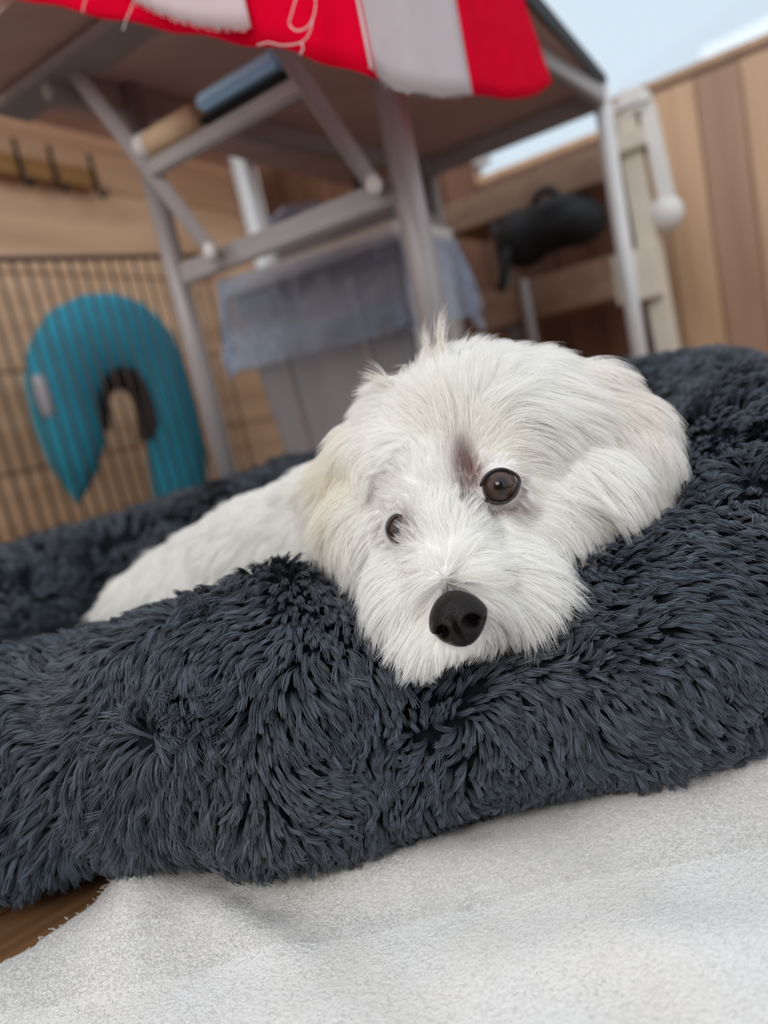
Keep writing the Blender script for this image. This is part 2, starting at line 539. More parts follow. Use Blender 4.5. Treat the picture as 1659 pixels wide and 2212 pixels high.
BV = np.array(BV)
# soft dents and humps where the head presses on the rim
xx, yy, zz = BV[..., 0], BV[..., 1], BV[..., 2]
up = np.clip((zz - 0.05) / 0.09, 0, 1)
def bump2(x0, y0, sx, sy): return np.exp(-((xx - x0) / sx) ** 2 - ((yy - y0) / sy) ** 2)
zz += (1 - up) * 0.012 * bump2(-0.142, 0.345, 0.022, 0.05)
zz += up * (-0.022 * bump2(0.035, 0.35, 0.060, 0.08) + 0.010 * bump2(-0.060, 0.37, 0.03, 0.05)
            - 0.026 * bump2(0.135, 0.385, 0.06, 0.07) - 0.008 * bump2(-0.25, 0.36, 0.07, 0.08))
yy += (1 - np.abs(zz - 0.08) / 0.1).clip(0, 1) * 0.008 * np.sin(xx * 31 + 0.6) * (yy < 0.5)
BV[..., 1], BV[..., 2] = yy, zz
NR = NPH + NIN
V = list(BV.reshape(-1, 3)); Fc = []
for i in range(NTH):
    i2 = (i + 1) % NTH
    for j in range(NR - 1):
        Fc.append((i * NR + j, i2 * NR + j, i2 * NR + j + 1, i * NR + j + 1))
V.append(np.array([-0.08, 0.58, 0.045])); ci = len(V) - 1
for i in range(NTH):
    Fc.append((i * NR + NR - 1, ((i + 1) % NTH) * NR + NR - 1, ci))
Fc.append(tuple(reversed([i * NR for i in range(NTH)])))
M_bed = mat_plain('charcoal_plush_backing', (0.008, 0.010, 0.013), 0.95, 0.0, 0.2, 60, 0.0, 100, 0.1)
pet_bed = from_np('pet_bed', V, Fc, M_bed)
tag(pet_bed, 'round charcoal grey shaggy plush pet bed with raised rim', 'pet bed')

def bed_density(Cn, Nn):
    d = np.linalg.norm(Cn - np.array(CAM), axis=1)
    w = 1.0 / np.clip(d / 0.36, 1, 4) ** 1.7
    view = unit(np.array(CAM) - Cn)
    face = np.sum(view * Nn, axis=1)
    w *= np.where(face > -0.25, 1.0, 0.12)
    w *= np.where(Cn[:, 2] < 0.003, 0.02, 1.0)
    px, py = to_px(Cn)
    out = (px < -250) | (px > W + 250)
    w *= np.where(out, 0.25, 1.0)
    return w
NT, NS, KB = 38000, 14, 6
P, N = scatter(pet_bed.data, NT, bed_density)
dist = np.linalg.norm(P - np.array(CAM), axis=1)
ox = np.array([-0.045, 0.665, 0.0])
outw = P - ox; outw[:, 2] = 0; outw = unit(outw)
D = 0.55 * outw + np.array([0, 0, -0.75]) + 0.62 * wave_noise(P, 26, 3) + 0.55 * wave_noise(P, 75, 5)
D[:, 0] += 0.75 * np.clip((P[:, 0] + 0.06) / 0.10, 0, 1) - 0.12
D = unit(tangent(D, N))
D = unit(D + 0.28 * tangent(rng.normal(size=D.shape), N))
L = rng.uniform(0.012, 0.0185, NT) * (1 + 0.25 * wave_noise(P, 40, 9)[:, 0]).clip(0.6, 1.5)
rightside = np.clip((P[:, 0] + 0.10) / 0.12, 0, 1)
L *= np.clip(P[:, 2] / 0.03, 0.45, 1) * (1 - 0.22 * rightside)
lift = rng.uniform(0.95, 1.9, NT) * (1 + 0.6 * rightside) + 0.25 * wave_noise(P, 60, 13)[:, 0]
thick = np.clip(dist / 0.36, 1, 2.6) ** 0.9
def rep(a): return np.repeat(a, NS, axis=0)
th_ = rep(thick)
e1 = unit(np.cross(N, D)); e2 = np.cross(N, e1)
ang = rng.random(NT * NS) * 6.283
rad = np.sqrt(rng.random(NT * NS)) * 0.00095 * th_
off = rep(e1) * (np.cos(ang) * rad)[:, None] + rep(e2) * (np.sin(ang) * rad)[:, None]
jit = rng.normal(size=(NT * NS, 3)) * 0.06
curl = rep(wave_noise(P, 110, 17)) * 0.5
pts = grow(rep(P) + off, rep(N), unit(rep(D) + jit), rep(L) * rng.uniform(0.86, 1.06, NT * NS), rep(lift), np.full(NT * NS, 0.25), KB, 1.2, curl)
prof = np.array([0.8, 0.9, 1.0, 1.05, 1.0, 0.55]) * 0.00022
radii = prof[None, :] * (th_ * rng.uniform(0.8, 1.2, NT * NS))[:, None]
base = np.array([0.064, 0.076, 0.095])
tint = base[None] * rep(rng.uniform(0.6, 1.35, NT))[:, None] * rng.uniform(0.85, 1.15, (NT * NS, 1))
tint = tint * (1 + rep(wave_noise(P, 35, 23))[:, :1] * np.array([0.05, 0.02, -0.015]))
M_pile = mat_hair('charcoal_pile', 0.5, 0.3, 0.0, 0.0)
pile = strand_object('plush_pile', pts, radii, tint, M_pile, pet_bed)
tag(pile, kind='stuff')

# ================================================================== TOWEL
def smooth(a, b, x):
    t = np.clip((x - a) / (b - a), 0, 1); return t * t * (3 - 2 * t)
e0, e1_ = at_z(0, 2085, 0.004), at_z(205, 1895, 0.02)      # its frayed left edge
ed = (e1_ - e0); ed.z = 0; ed.normalize()
NXT, NYT = 300, 220
sx = np.linspace(0, 1, NXT) ** 1.0; sy = np.linspace(0, 1, NYT)
TV = np.zeros((NYT, NXT, 3))
for j, b in enumerate(sy):
    y = -0.12 + b * 0.50
    xl = e0.x + (y - e0.y) * ed.x / ed.y + 0.0016 * math.sin(y * 310) + 0.001 * math.sin(y * 730 + 1)
    if y > e1_.y: xl = e1_.x + (y - e1_.y) * 0.25
    TV[j, :, 0] = xl + (0.62 - xl) * sx
    TV[j, :, 1] = y
X, Y = TV[..., 0], TV[..., 1]
def ridge(x0, y0, x1, y1, w, h, f=0.04):
    dx, dy = x1 - x0, y1 - y0; Ln = math.hypot(dx, dy); dx /= Ln; dy /= Ln
    t = (X - x0) * dx + (Y - y0) * dy; d = -(X - x0) * dy + (Y - y0) * dx
    return h * np.exp(-(d / w) ** 2) * smooth(-f, f, t) * (1 - smooth(Ln - f, Ln + f, t))
Z = 0.005 + 0.0 * X
p0, p1 = at_z(285, 1890, 0.022), at_z(330, 2010, 0.0)
Z += ridge(p0.x, p0.y + 0.03, p1.x - 0.005, p1.y, 0.020, 0.027, 0.05)
q0, q1 = at_z(440, 1965, 0.0), at_z(640, 2085, 0.0)
Z += ridge(q0.x - 0.006, q0.y, q1.x, q1.y, 0.012, 0.006, 0.03)
r0, r1 = at_z(560, 1930, 0.0), at_z(1050, 1850, 0.0)
Z += ridge(r0.x + 0.01, r0.y + 0.005, r1.x, r1.y - 0.012, 0.020, 0.011, 0.05)
s0, s1 = at_z(1250, 1800, 0.0), at_z(1659, 1660, 0.0)
Z += ridge(s0.x, s0.y, s1.x + 0.2, s1.y + 0.02, 0.03, 0.013, 0.06)
Z += ridge(-0.05, 0.22, 0.02, 0.12, 0.02, 0.004, 0.05) + ridge(0.0, 0.245, 0.13, 0.225, 0.016, 0.003, 0.04)
Z += 0.0012 * np.sin(X * 38 + Y * 21) + 0.0010 * np.sin(X * 21 - Y * 47 + 1.3) + 0.0006 * np.sin(X * 90 + Y * 60)
Z = np.maximum(Z, 0.0035)
TV[..., 2] = Z
Fc = [(j * NXT + i, j * NXT + i + 1, (j + 1) * NXT + i + 1, (j + 1) * NXT + i) for j in range(NYT - 1) for i in range(NXT - 1)]
def mat_terry():
    m, nt, b, out = new_mat('white_terry_cloth')
    Nn, Lk = nt.nodes, nt.links
    tc = Nn.new('ShaderNodeTexCoord')
    nz = Nn.new('ShaderNodeTexNoise'); nz.inputs['Scale'].default_value = 14; nz.inputs['Detail'].default_value = 4
    Lk.new(tc.outputs['Object'], nz.inputs['Vector'])
    rp = Nn.new('ShaderNodeValToRGB')
    rp.color_ramp.elements[0].position = 0.3; rp.color_ramp.elements[1].position = 0.62
    rp.color_ramp.elements[0].color = (0.70, 0.68, 0.635, 1)
    rp.color_ramp.elements[1].color = (0.735, 0.73, 0.725, 1)
    Lk.new(nz.outputs['Fac'], rp.inputs['Fac']); Lk.new(rp.outputs['Color'], b.inputs['Base Color'])
    b.inputs['Roughness'].default_value = 0.95
    b.inputs['Specular IOR Level'].default_value = 0.1
    n1 = Nn.new('ShaderNodeTexNoise'); n1.inputs['Scale'].default_value = 700; n1.inputs['Detail'].default_value = 3
    Lk.new(tc.outputs['Object'], n1.inputs['Vector'])
    bp = Nn.new('ShaderNodeBump'); bp.inputs['Strength'].default_value = 0.6; bp.inputs['Distance'].default_value = 0.0015
    Lk.new(n1.outputs['Fac'], bp.inputs['Height']); Lk.new(bp.outputs['Normal'], b.inputs['Normal'])
    return m
towel = from_np('towel', TV.reshape(-1, 3), Fc, mat_terry())
tag(towel, 'white terry towel spread on the floor in front of the bed', 'towel')
sol = towel.modifiers.new('thickness', 'SOLIDIFY'); sol.thickness = 0.003; sol.offset = -1
def towel_density(Cn, Nn):
    d = np.linalg.norm(Cn - np.array(CAM), axis=1)
    px, py = to_px(Cn)
    vis = (px > -60) & (px < W + 60) & (py > 1500) & (py < H + 120)
    return np.where(vis, 1.0, 0.02) * np.where(Cn[:, 1] > 0.27, 1.0, 0.3)
NTW = 150000
P, N = scatter(towel.data, NTW, towel_density)
D = unit(tangent(0.8 * wave_noise(P, 40, 31) + 0.6 * wave_noise(P, 160, 33) + np.array([0.5, -0.6, 0]), N))
pts = grow(P, N, D, rng.uniform(0.0007, 0.0014, NTW), rng.uniform(0.25, 0.8, NTW), np.full(NTW, 0.1), 4, 1.0, rng.normal(size=(NTW, 3)) * 0.5)
tint = np.array([0.74, 0.73, 0.715]) * rng.uniform(0.93, 1.04, (NTW, 1))
M_terry = mat_hair('terry_loops', 0.9, 0.1, 0.45)
tag(strand_object('terry_pile', pts, np.array([1, 1.1, 1, 0.7]) * 0.00016, tint, M_terry, towel), kind='stuff')
# frayed threads along the left edge
nfr = 500
j = rng.integers(0, NYT, nfr)
P = TV[j, 0, :] + rng.normal(size=(nfr, 3)) * 0.0006
D = unit(np.array([-1.0, -0.1, 0.1]) + rng.normal(size=(nfr, 3)) * 0.6)
pts = grow(P, np.tile([0, 0, 1.0], (nfr, 1)), D, rng.uniform(0.0012, 0.0032, nfr), np.full(nfr, 0.3), np.full(nfr, 0.4), 6, 1, rng.normal(size=(nfr, 3)) * 1.6)
tag(strand_object('frayed_edge', pts, np.full(6, 0.00022), np.tile([0.82, 0.78, 0.72], (nfr, 1)), M_terry, towel), kind='stuff')

# ================================================================== DOG
lat = Vector((0.965, -0.13, 0.22)).normalized()                 # towards the dog's left (image right)
fwd = Vector((-0.24, -0.86, -0.45)); fwd = (fwd - lat * fwd.dot(lat)).normalized()
upv = fwd.cross(lat).normalized()
if upv.z < 0: upv = -upv
HB = Matrix((lat, fwd, upv)).transposed()                       # head basis: columns lat, fwd, up
def ell(bm, c, r, M=None, tilt=None):
    M = HB if M is None else M
    if tilt is not None: M = M @ tilt
    mat = Matrix.Translation(c) @ M.to_4x4() @ Matrix.Diagonal((*r, 1))
    bmesh.ops.create_icosphere(bm, subdivisions=3, radius=1.0, matrix=mat)
I3 = Matrix.Identity(3)
bm = bmesh.new()
ell(bm, at_y(1030, 975, 0.385), (0.055, 0.056, 0.052))                      # skull
ell(bm, at_y(985, 1060, 0.350), (0.038, 0.030, 0.030))                      # brow
ell(bm, at_y(1075, 1075, 0.345), (0.022, 0.022, 0.024))                     # eye side
ell(bm, at_y(975, 1235, 0.312), (0.021, 0.030, 0.020))                      # muzzle
ell(bm, at_y(965, 1150, 0.325), (0.020, 0.026, 0.020))                      # bridge
ell(bm, at_y(880, 1285, 0.325), (0.018, 0.026, 0.021))                      # lip fluff
ell(bm, at_y(1100, 1260, 0.325), (0.024, 0.028, 0.024))
ell(bm, at_y(975, 1345, 0.298), (0.027, 0.020, 0.010))                      # chin
ell(bm, at_y(1180, 1120, 0.360), (0.032, 0.032, 0.034))                     # cheeks
ell(bm, at_y(815, 1160, 0.372), (0.024, 0.032, 0.036))
ell(bm, at_y(1140, 945, 0.386), (0.042, 0.040, 0.046))                      # temple
ell(bm, at_y(1225, 925, 0.388), (0.036, 0.030, 0.036))                      # ear flap, image right
ell(bm, at_y(1300, 955, 0.384), (0.032, 0.026, 0.038), None, Matrix.Rotation(-0.5, 3, 'Y'))
ell(bm, at_y(1360, 1020, 0.374), (0.024, 0.022, 0.034), None, Matrix.Rotation(0.2, 3, 'Y'))
ell(bm, at_y(1350, 1085, 0.366), (0.022, 0.018, 0.020))
ell(bm, at_y(1260, 1070, 0.362), (0.030, 0.028, 0.032))
ell(bm, at_y(830, 1040, 0.396), (0.024, 0.034, 0.038))                      # ear flap, image left
ell(bm, at_y(800, 1100, 0.393), (0.016, 0.030, 0.038))
ell(bm, at_y(910, 965, 0.395), (0.036, 0.040, 0.036))
ell(bm, at_y(895, 1040, 0.368), (0.030, 0.034, 0.036))
ell(bm, at_y(920, 1010, 0.43), (0.05, 0.05, 0.05))                          # nape
ell(bm, at_y(800, 1110, 0.455), (0.046, 0.050, 0.046), I3)                  # neck, chest, trunk, rump
ell(bm, at_y(670, 1165, 0.505), (0.050, 0.052, 0.046), I3)
ell(bm, at_y(570, 1215, 0.545), (0.056, 0.056, 0.050), I3)
ell(bm, at_y(450, 1275, 0.585), (0.058, 0.056, 0.047), I3)
ell(bm, at_y(355, 1325, 0.620), (0.052, 0.052, 0.046), I3)
ell(bm, at_y(735, 1138, 0.480), (0.048, 0.050, 0.046), I3)
ell(bm, at_y(620, 1190, 0.525), (0.054, 0.054, 0.048), I3)
ell(bm, at_y(510, 1246, 0.565), (0.057, 0.056, 0.049), I3)
ell(bm, at_y(402, 1300, 0.602), (0.056, 0.054, 0.047), I3)
ell(bm, at_y(310, 1345, 0.632), (0.040, 0.038, 0.035), I3)
ell(bm, at_y(440, 1360, 0.540), (0.046, 0.038, 0.034), I3)                  # near thigh
ell(bm, at_y(640, 1320, 0.470), (0.035, 0.050, 0.030), I3)                  # near elbow
ell(bm, at_y(265, 1365, 0.640), (0.028, 0.024, 0.022), I3)                  # tail root
raw = bpy.data.meshes.new('dog_raw'); bm.to_mesh(raw); bm.free()
tmp = bpy.data.objects.new('dog_tmp', raw); COL.objects.link(tmp)
md = tmp.modifiers.new('r', 'REMESH'); md.mode = 'VOXEL'; md.voxel_size = 0.0035; md.use_smooth_shade = True
ms = tmp.modifiers.new('s', 'SMOOTH'); ms.iterations = 10; ms.factor = 0.5
dg = bpy.context.evaluated_depsgraph_get(); dg.update()
dog_me = bpy.data.meshes.new_from_object(tmp.evaluated_get(dg))
bpy.data.objects.remove(tmp); bpy.data.meshes.remove(raw)
dog_me.name = 'dog'
dog_me.polygons.foreach_set('use_smooth', [True] * len(dog_me.polygons))
dog = link('dog', dog_me)
tag(dog, 'fluffy white small dog lying in the bed, chin on its rim', 'dog')
DV, DN, DT = mesh_arrays(dog_me)
bvh = BVHTree.FromPolygons([Vector(v) for v in DV], [tuple(t) for t in DT])
def surf(px, py):
    hit, nrm, _, _ = bvh.ray_cast(CAM, ray(px, py).normalized())
    return (hit, nrm) if hit is not None else (None, None)

# eyes: ball with iris, dark lid ring around it
def mat_eye():
    m, nt, b, out = new_mat('brown_eye')
    Nn, Lk = nt.nodes, nt.links
    tc = Nn.new('ShaderNodeTexCoord')
    sep = Nn.new('ShaderNodeSeparateXYZ'); Lk.new(tc.outputs['Object'], sep.inputs[0])
    cmb = Nn.new('ShaderNodeCombineXYZ'); Lk.new(sep.outputs[0], cmb.inputs[0]); Lk.new(sep.outputs[1], cmb.inputs[1])
    ln = Nn.new('ShaderNodeVectorMath'); ln.operation = 'LENGTH'; Lk.new(cmb.outputs[0], ln.inputs[0])
    mul = Nn.new('ShaderNodeMath'); mul.operation = 'MULTIPLY'; mul.inputs[1].default_value = 106.0
    Lk.new(ln.outputs['Value'], mul.inputs[0])
    nz = Nn.new('ShaderNodeTexNoise'); nz.inputs['Scale'].default_value = 900; Lk.new(tc.outputs['Object'], nz.inputs['Vector'])
    ad = Nn.new('ShaderNodeMath'); ad.operation = 'MULTIPLY_ADD'; ad.inputs[1].default_value = 0.06
    Lk.new(nz.outputs['Fac'], ad.inputs[0]); Lk.new(mul.outputs[0], ad.inputs[2])
    rp = Nn.new('ShaderNodeValToRGB'); cr = rp.color_ramp
    cr.elements[0].position = 0.34; cr.elements[0].color = (0.004, 0.003, 0.003, 1)
    cr.elements[1].position = 0.41; cr.elements[1].color = (0.026, 0.011, 0.006, 1)
    for pos, c in ((0.60, (0.050, 0.023, 0.012, 1)), (0.73, (0.03, 0.014, 0.008, 1)), (0.80, (0.006, 0.004, 0.004, 1)), (0.95, (0.10, 0.075, 0.07, 1))):
        e = cr.elements.new(pos); e.color = c
    Lk.new(ad.outputs[0], rp.inputs['Fac']); Lk.new(rp.outputs['Color'], b.inputs['Base Color'])
    b.inputs['Roughness'].default_value = 0.5
    b.inputs['Specular IOR Level'].default_value = 0.1
    b.inputs['Coat Weight'].default_value = 0.75
    b.inputs['Coat Roughness'].default_value = 0.015
    return m
M_eye = mat_eye()
M_lid = mat_plain('dark_eyelid_skin', (0.020, 0.013, 0.013), 0.42, 0.0, 0.2, 300, 0.3, 1500)
EYES = []
def make_eye(px, py, look, r, sink, lid_w, squash=1.0, lidx=1.0):
    hit, nrm = surf(px, py)
    toward = (CAM - hit).normalized()
    c = hit + toward * (r * sink)
    z = Vector(look).normalized(); x = (lat - z * lat.dot(z)).normalized(); y = z.cross(x)
    M = Matrix((x, y, z)).transposed()
    bm = bmesh.new(); bmesh.ops.create_uvsphere(bm, u_segments=48, v_segments=32, radius=r)
    for v in bm.verts:                                         # corneal bulge
        q = math.hypot(v.co.x, v.co.y) / r
        if v.co.z > 0: v.co.z *= 1 + 0.10 * max(0, 1 - (q / 0.75) ** 2)
    eye = bm_obj('eye', bm, M_eye, dog, smooth=True)
    eye.matrix_world = Matrix.Translation(c) @ M.to_4x4()
    eye['label'] = 'dark brown glossy eye'
    # eyelid: almond ring of dark skin hugging the ball
    bm = bmesh.new(); n, k = 56, 10
    rings = []
    for i in range(n):
        a = 2 * math.pi * i / n
        ex = 0.93 * r * math.cos(a) * lidx; ey = 0.84 * r * squash * math.sin(a)
        if abs(math.cos(a)) > 0.8: ex *= 1.0 + 0.14 * (abs(math.cos(a)) - 0.8) / 0.2
        qz = math.sqrt(max(0.0, (1.04 * r) ** 2 - min(ex * ex + ey * ey, (1.0 * r) ** 2)))
        ring = []
        for s in range(k):
            b2 = 2 * math.pi * s / k
            w = lid_w
            rad = 1 + w / r * math.cos(b2) * 0.9 + 0.45 * w / r
            ring.append(bm.verts.new((ex * rad, ey * rad, qz + w * 0.7 * math.sin(b2) - 0.35 * w)))
        rings.append(ring)
    for i in range(n):
        a_, b_ = rings[i], rings[(i + 1) % n]
        for s in range(k):
            bm.faces.new((a_[s], b_[s], b_[(s + 1) % k], a_[(s + 1) % k]))
    lid = bm_obj('eyelid', bm, M_lid, eye, smooth=True)
    EYES.append((np.array(c), r))
    return eye
look1 = (CAM + Vector((0.05, 0, 0.02)) - at_y(1078, 1052, 0.318)).normalized()
make_eye(1077, 1052, look1, 0.0090, -0.12, 0.0010)
make_eye(868, 1142, (CAM + Vector((-0.02, 0, 0.02)) - at_y(868, 1142, 0.325)).normalized(), 0.0086, -0.05, 0.0010, 0.82, 0.72)

# nose leather
M_nose = mat_plain('black_nose_leather', (0.006, 0.004, 0.004), 0.30, 0.0, 0.3, 200, 0.35, 1300, 0.2)
def make_nose():
    bm = bmesh.new(); bmesh.ops.create_icosphere(bm, subdivisions=6, radius=1.0)
    for v in bm.verts:
        x, y, z = v.co                       # x lateral, y forward, z up
        w = 1.0 - 0.30 * max(0, -z) ** 1.2 - 0.10 * max(0, z)          # narrower below
        X = 0.0132 * x * w; Y = 0.0112 * y; Zv = 0.0118 * z
        if y > 0: Y *= 0.92 + 0.10 * (1 - x * x)
        Zv += 0.0010 * (1 - abs(x)) if z > 0.4 else 0
        front = max(0.0, y)
        for sx in (-1, 1):
            u_, v_ = (x - sx * 0.50) / 0.21, (z + 0.02 + 0.25 * (abs(x) - 0.5)) / 0.22
            g = math.exp(-(u_ ** 2 + v_ ** 2) ** 1.5)
            Y -= 0.0062 * g * (0.3 + front)
            u2, v2 = (x - sx * 0.86) / 0.22, (z + 0.22) / 0.13           # side slit
            Y -= 0.0030 * math.exp(-(u2 ** 2 + v2 ** 2)) * (0.4 + front)
            ring = math.hypot((x - sx * 0.50) / 0.36, (z + 0.02) / 0.36)
            Y += 0.0010 * math.exp(-((ring - 1) / 0.25) ** 2) * front
        Y -= 0.0016 * math.exp(-(x / 0.06) ** 2) * (1 if z < 0.1 else max(0, 1 - (z - 0.1) / 0.3)) * front   # philtrum
        v.co = (X, Y, Zv)
    return bm_obj('nose', bm, M_nose, dog, smooth=True)
nose = make_nose()
NOSE = at_y(990, 1338, 0.279)
nf = Vector((-0.20, -0.96, 0.02)); nf = nf.normalized()
nl = (lat - nf * lat.dot(nf)).normalized(); nu = nf.cross(nl)
if nu.z < 0: nu = -nu
nose.matrix_world = Matrix.Translation(NOSE) @ Matrix((nl, nf, nu)).transposed().to_4x4()
nose['label'] = 'black leathery nose with open nostrils'

# skin tint under the coat
def px_dist(px, py, cx, cy, rx, ry, ang=0.0):
    a = math.radians(ang); dx, dy = px - cx, py - cy
    u = dx * math.cos(a) + dy * math.sin(a); v = -dx * math.sin(a) + dy * math.cos(a)
    return np.sqrt((u / rx) ** 2 + (v / ry) ** 2)
def coat_tint(P):
    px, py = to_px(P)
    c = np.tile(np.array([0.955, 0.953, 0.936]), (len(P), 1))
    near = np.linalg.norm(P - np.array(CAM), axis=1) < 0.50
    def stain(cx, cy, rx, ry, ang, col, amt):
        w = (np.exp(-px_dist(px, py, cx, cy, rx, ry, ang) ** 2) * amt * near)[:, None]
        c[:] = c * (1 - w) + np.array(col) * w
    stain(740, 1010, 40, 130, 5, (0.90, 0.86, 0.74), 0.6)           # cream on the ears
    stain(1010, 940, 140, 60, 20, (0.93, 0.91, 0.83), 0.3)
    stain(1330, 850, 110, 60, 40, (0.90, 0.84, 0.78), 0.45)
    stain(1400, 1080, 70, 70, 0, (0.90, 0.84, 0.77), 0.5)
    stain(1018, 1016, 46, 24, 52, (0.27, 0.135, 0.105), 0.9)       # tear stain at the inner corner
    stain(1010, 1050, 22, 40, 0, (0.26, 0.16, 0.14), 0.7)
    stain(1120, 1060, 16, 36, 0, (0.22, 0.13, 0.11), 0.6)
    stain(1080, 1098, 50, 14, 0, (0.22, 0.15, 0.13), 0.8)
    stain(868, 1142, 36, 36, 0, (0.28, 0.21, 0.19), 0.7)
    stain(967, 1268, 13, 30, 0, (0.12, 0.10, 0.10), 0.9)           # dark skin above the nose
    stain(1075, 1350, 26, 50, 0, (0.40, 0.38, 0.38), 0.55)
    return c
tn = dog_me.attributes.new('tint', 'FLOAT_COLOR', 'POINT')
c4 = np.ones((len(DV), 4), np.float32); c4[:, :3] = coat_tint(DV) * 0.9
tn.data.foreach_set('color', c4.ravel())
dog_me.materials.clear(); dog_me.materials.append(mat_tint('pale_dog_skin', 0.8))

# combing guides: pixel, direction in the picture, length (mm), lift, sag
G = [
 # forehead and crown
 (850, 960, -0.6, 0.1, 17, .9, .2), (930, 1000, -0.3, -0.8, 13, .9, .1), (900, 900, -0.6, -0.5, 22, 1.0, .2),
 (980, 900, -0.2, -0.9, 24, 1.0, .2), (1000, 980, -0.1, -0.9, 17, .9, .1), (1060, 960, 0.4, -0.6, 20, .8, .2),
 (1040, 820, 0.2, -0.8, 26, .9, .3), (950, 800, -0.3, -0.9, 26, 1.0, .2), (860, 840, -0.9, -0.4, 24, 1.0, .2),
 (1120, 800, 0.7, -0.3, 28, .7, .4), (1120, 880, 0.8, 0.3, 30, .5, .3), (1180, 830, 0.8, 0.2, 32, .5, .4),
 (1100, 960, 0.9, 0.3, 26, .45, .2), (1170, 930, 0.8, 0.55, 34, .4, .3), (1200, 1020, 0.65, 0.7, 34, .35, .3),
 # image-right ear
 (1260, 800, 0.85, 0.35, 30, .5, .5), (1330, 850, 0.8, 0.55, 32, .5, .6), (1300, 930, 0.6, 0.75, 34, .4, .5),
 (1400, 930, 0.6, 0.75, 28, .55, .6), (1360, 1010, 0.5, 0.85, 30, .45, .6), (1270, 1020, 0.6, 0.8, 34, .35, .4),
 (1420, 1040, 0.45, 0.9, 26, .55, .6), (1370, 1100, 0.75, 0.55, 26, .6, .4),
 # cheek on the right
 (1150, 1060, 0.9, 0.25, 20, .35, .2), (1140, 1120, 0.9, 0.35, 20, .4, .2), (1220, 1110, 0.75, 0.65, 26, .4, .3),
 (1200, 1180, 0.75, 0.6, 26, .5, .3), (1260, 1150, 0.6, 0.75, 28, .5, .4), (1080, 1120, 0.5, 0.6, 13, .5, .1),
 (1120, 1010, 0.9, -0.1, 18, .5, .1), (1070, 995, 0.4, -0.6, 14, .6, .1), (1020, 1000, -0.4, -0.9, 15, .7, .0),
 (1005, 1060, -0.4, -0.5, 11, .7, .1),
 # bridge and muzzle
 (960, 1080, -0.1, -0.9, 15, .8, .1), (960, 1150, 0.0, -1.0, 16, .9, .0), (1020, 1130, 0.6, -0.5, 15, .7, .0),
 (915, 1140, -0.6, -0.5, 14, .8, .1), (960, 1210, 0.0, -0.9, 13, .9, .0), (1020, 1200, 0.85, -0.1, 18, .7, .3),
 (930, 1215, -0.7, 0.1, 16, .8, .3), (1060, 1230, 0.9, 0.3, 24, .6, .5), (1000, 1265, 0.9, 0.1, 18, .7, .7),
 (930, 1270, -0.7, 0.6, 22, .6, .5), (1120, 1200, 0.8, 0.45, 24, .55, .4), (1140, 1280, 0.65, 0.75, 26, .5, .5),
 (1090, 1310, 0.55, 0.85, 26, .5, .5), (1070, 1370, 0.4, 0.9, 17, .5, .4), (1190, 1260, 0.7, 0.7, 26, .55, .5),
 (880, 1230, -0.6, 0.7, 22, .6, .4), (840, 1290, -0.5, 0.85, 22, .6, .5), (890, 1320, -0.35, 0.95, 24, .5, .4),
 (930, 1360, -0.1, 1.0, 20, .45, .4), (980, 1400, 0.05, 1.0, 14, .4, .3), (1030, 1400, 0.2, 1.0, 13, .4, .3),
 # left cheek and ear
 (860, 1085, -0.5, -0.4, 12, .7, .1), (815, 1140, -0.6, 0.6, 16, .6, .3), (850, 1190, -0.4, 0.8, 17, .6, .3),
 (790, 1210, -0.3, 0.95, 24, .6, .4), (760, 940, -0.5, 0.8, 28, .6, .4), (740, 1060, -0.2, 1.0, 32, .5, .4),
 (730, 1150, -0.1, 1.0, 32, .5, .4), (790, 1020, -0.4, 0.8, 24, .6, .3), (800, 900, -0.8, 0.2, 26, .8, .3),
 # trunk
 (650, 1060, -0.6, -0.1, 26, .8, .4), (560, 1100, -0.7, 0.0, 28, .8, .4), (450, 1180, -0.7, 0.2, 28, .8, .4),
 (340, 1230, -0.8, 0.3, 28, .8, .4), (270, 1300, -0.8, 0.5, 28, .8, .4), (600, 1200, -0.3, 0.7, 28, .6, .4),
 (450, 1270, -0.3, 0.7, 28, .6, .4), (680, 1180, -0.3, 0.8, 28, .6, .4),
]
gp, gd, gl = [], [], []
for (x, y, dx, dy, ln, lf, sg) in G:
    h, n = surf(x, y)
    if h is None:
        continue
    q = ray(x + dx * 10, y + dy * 10) - ray(x, y)
    q = q - n * q.dot(n)
    gp.append(h); gd.append(q.normalized()); gl.append((ln / 1000, lf, sg))
gp, gd, gl = np.array(gp), np.array(gd), np.array(gl)
# fallback combing for the sides one cannot see from the front
back_dirs = [((0.12, 0.44, 0.20), (0.3, 0.5, -0.8)), ((0.05, 0.46, 0.22), (0, 0.8, -0.4)), ((-0.05, 0.52, 0.20), (-0.5, 0.7, -0.2)),
             ((-0.12, 0.62, 0.16), (-0.3, 0.7, -0.6)), ((-0.22, 0.70, 0.12), (-0.5, 0.6, -0.6)), ((0.06, 0.40, 0.13), (0, 0, -1))]
for p_, d_ in back_dirs:
    h, n, _, _ = bvh.find_nearest(Vector(p_))
    d_ = Vector(d_); d_ = (d_ - n * d_.dot(n)).normalized()
    gp = np.vstack([gp, h]); gd = np.vstack([gd, d_]); gl = np.vstack([gl, (0.026, 0.7, 0.4)])
def comb(P):
    Dv = np.zeros_like(P); Pm = np.zeros((len(P), 3))
    for a in range(0, len(P), 20000):
        p = P[a:a + 20000]
        d2 = ((p[:, None, :] - gp[None]) ** 2).sum(-1)
        w = 1 / (d2 + 3e-5) ** 2.2
        w /= w.sum(1, keepdims=True)
        Dv[a:a + 20000] = w @ gd; Pm[a:a + 20000] = w @ gl
    return Dv, Pm
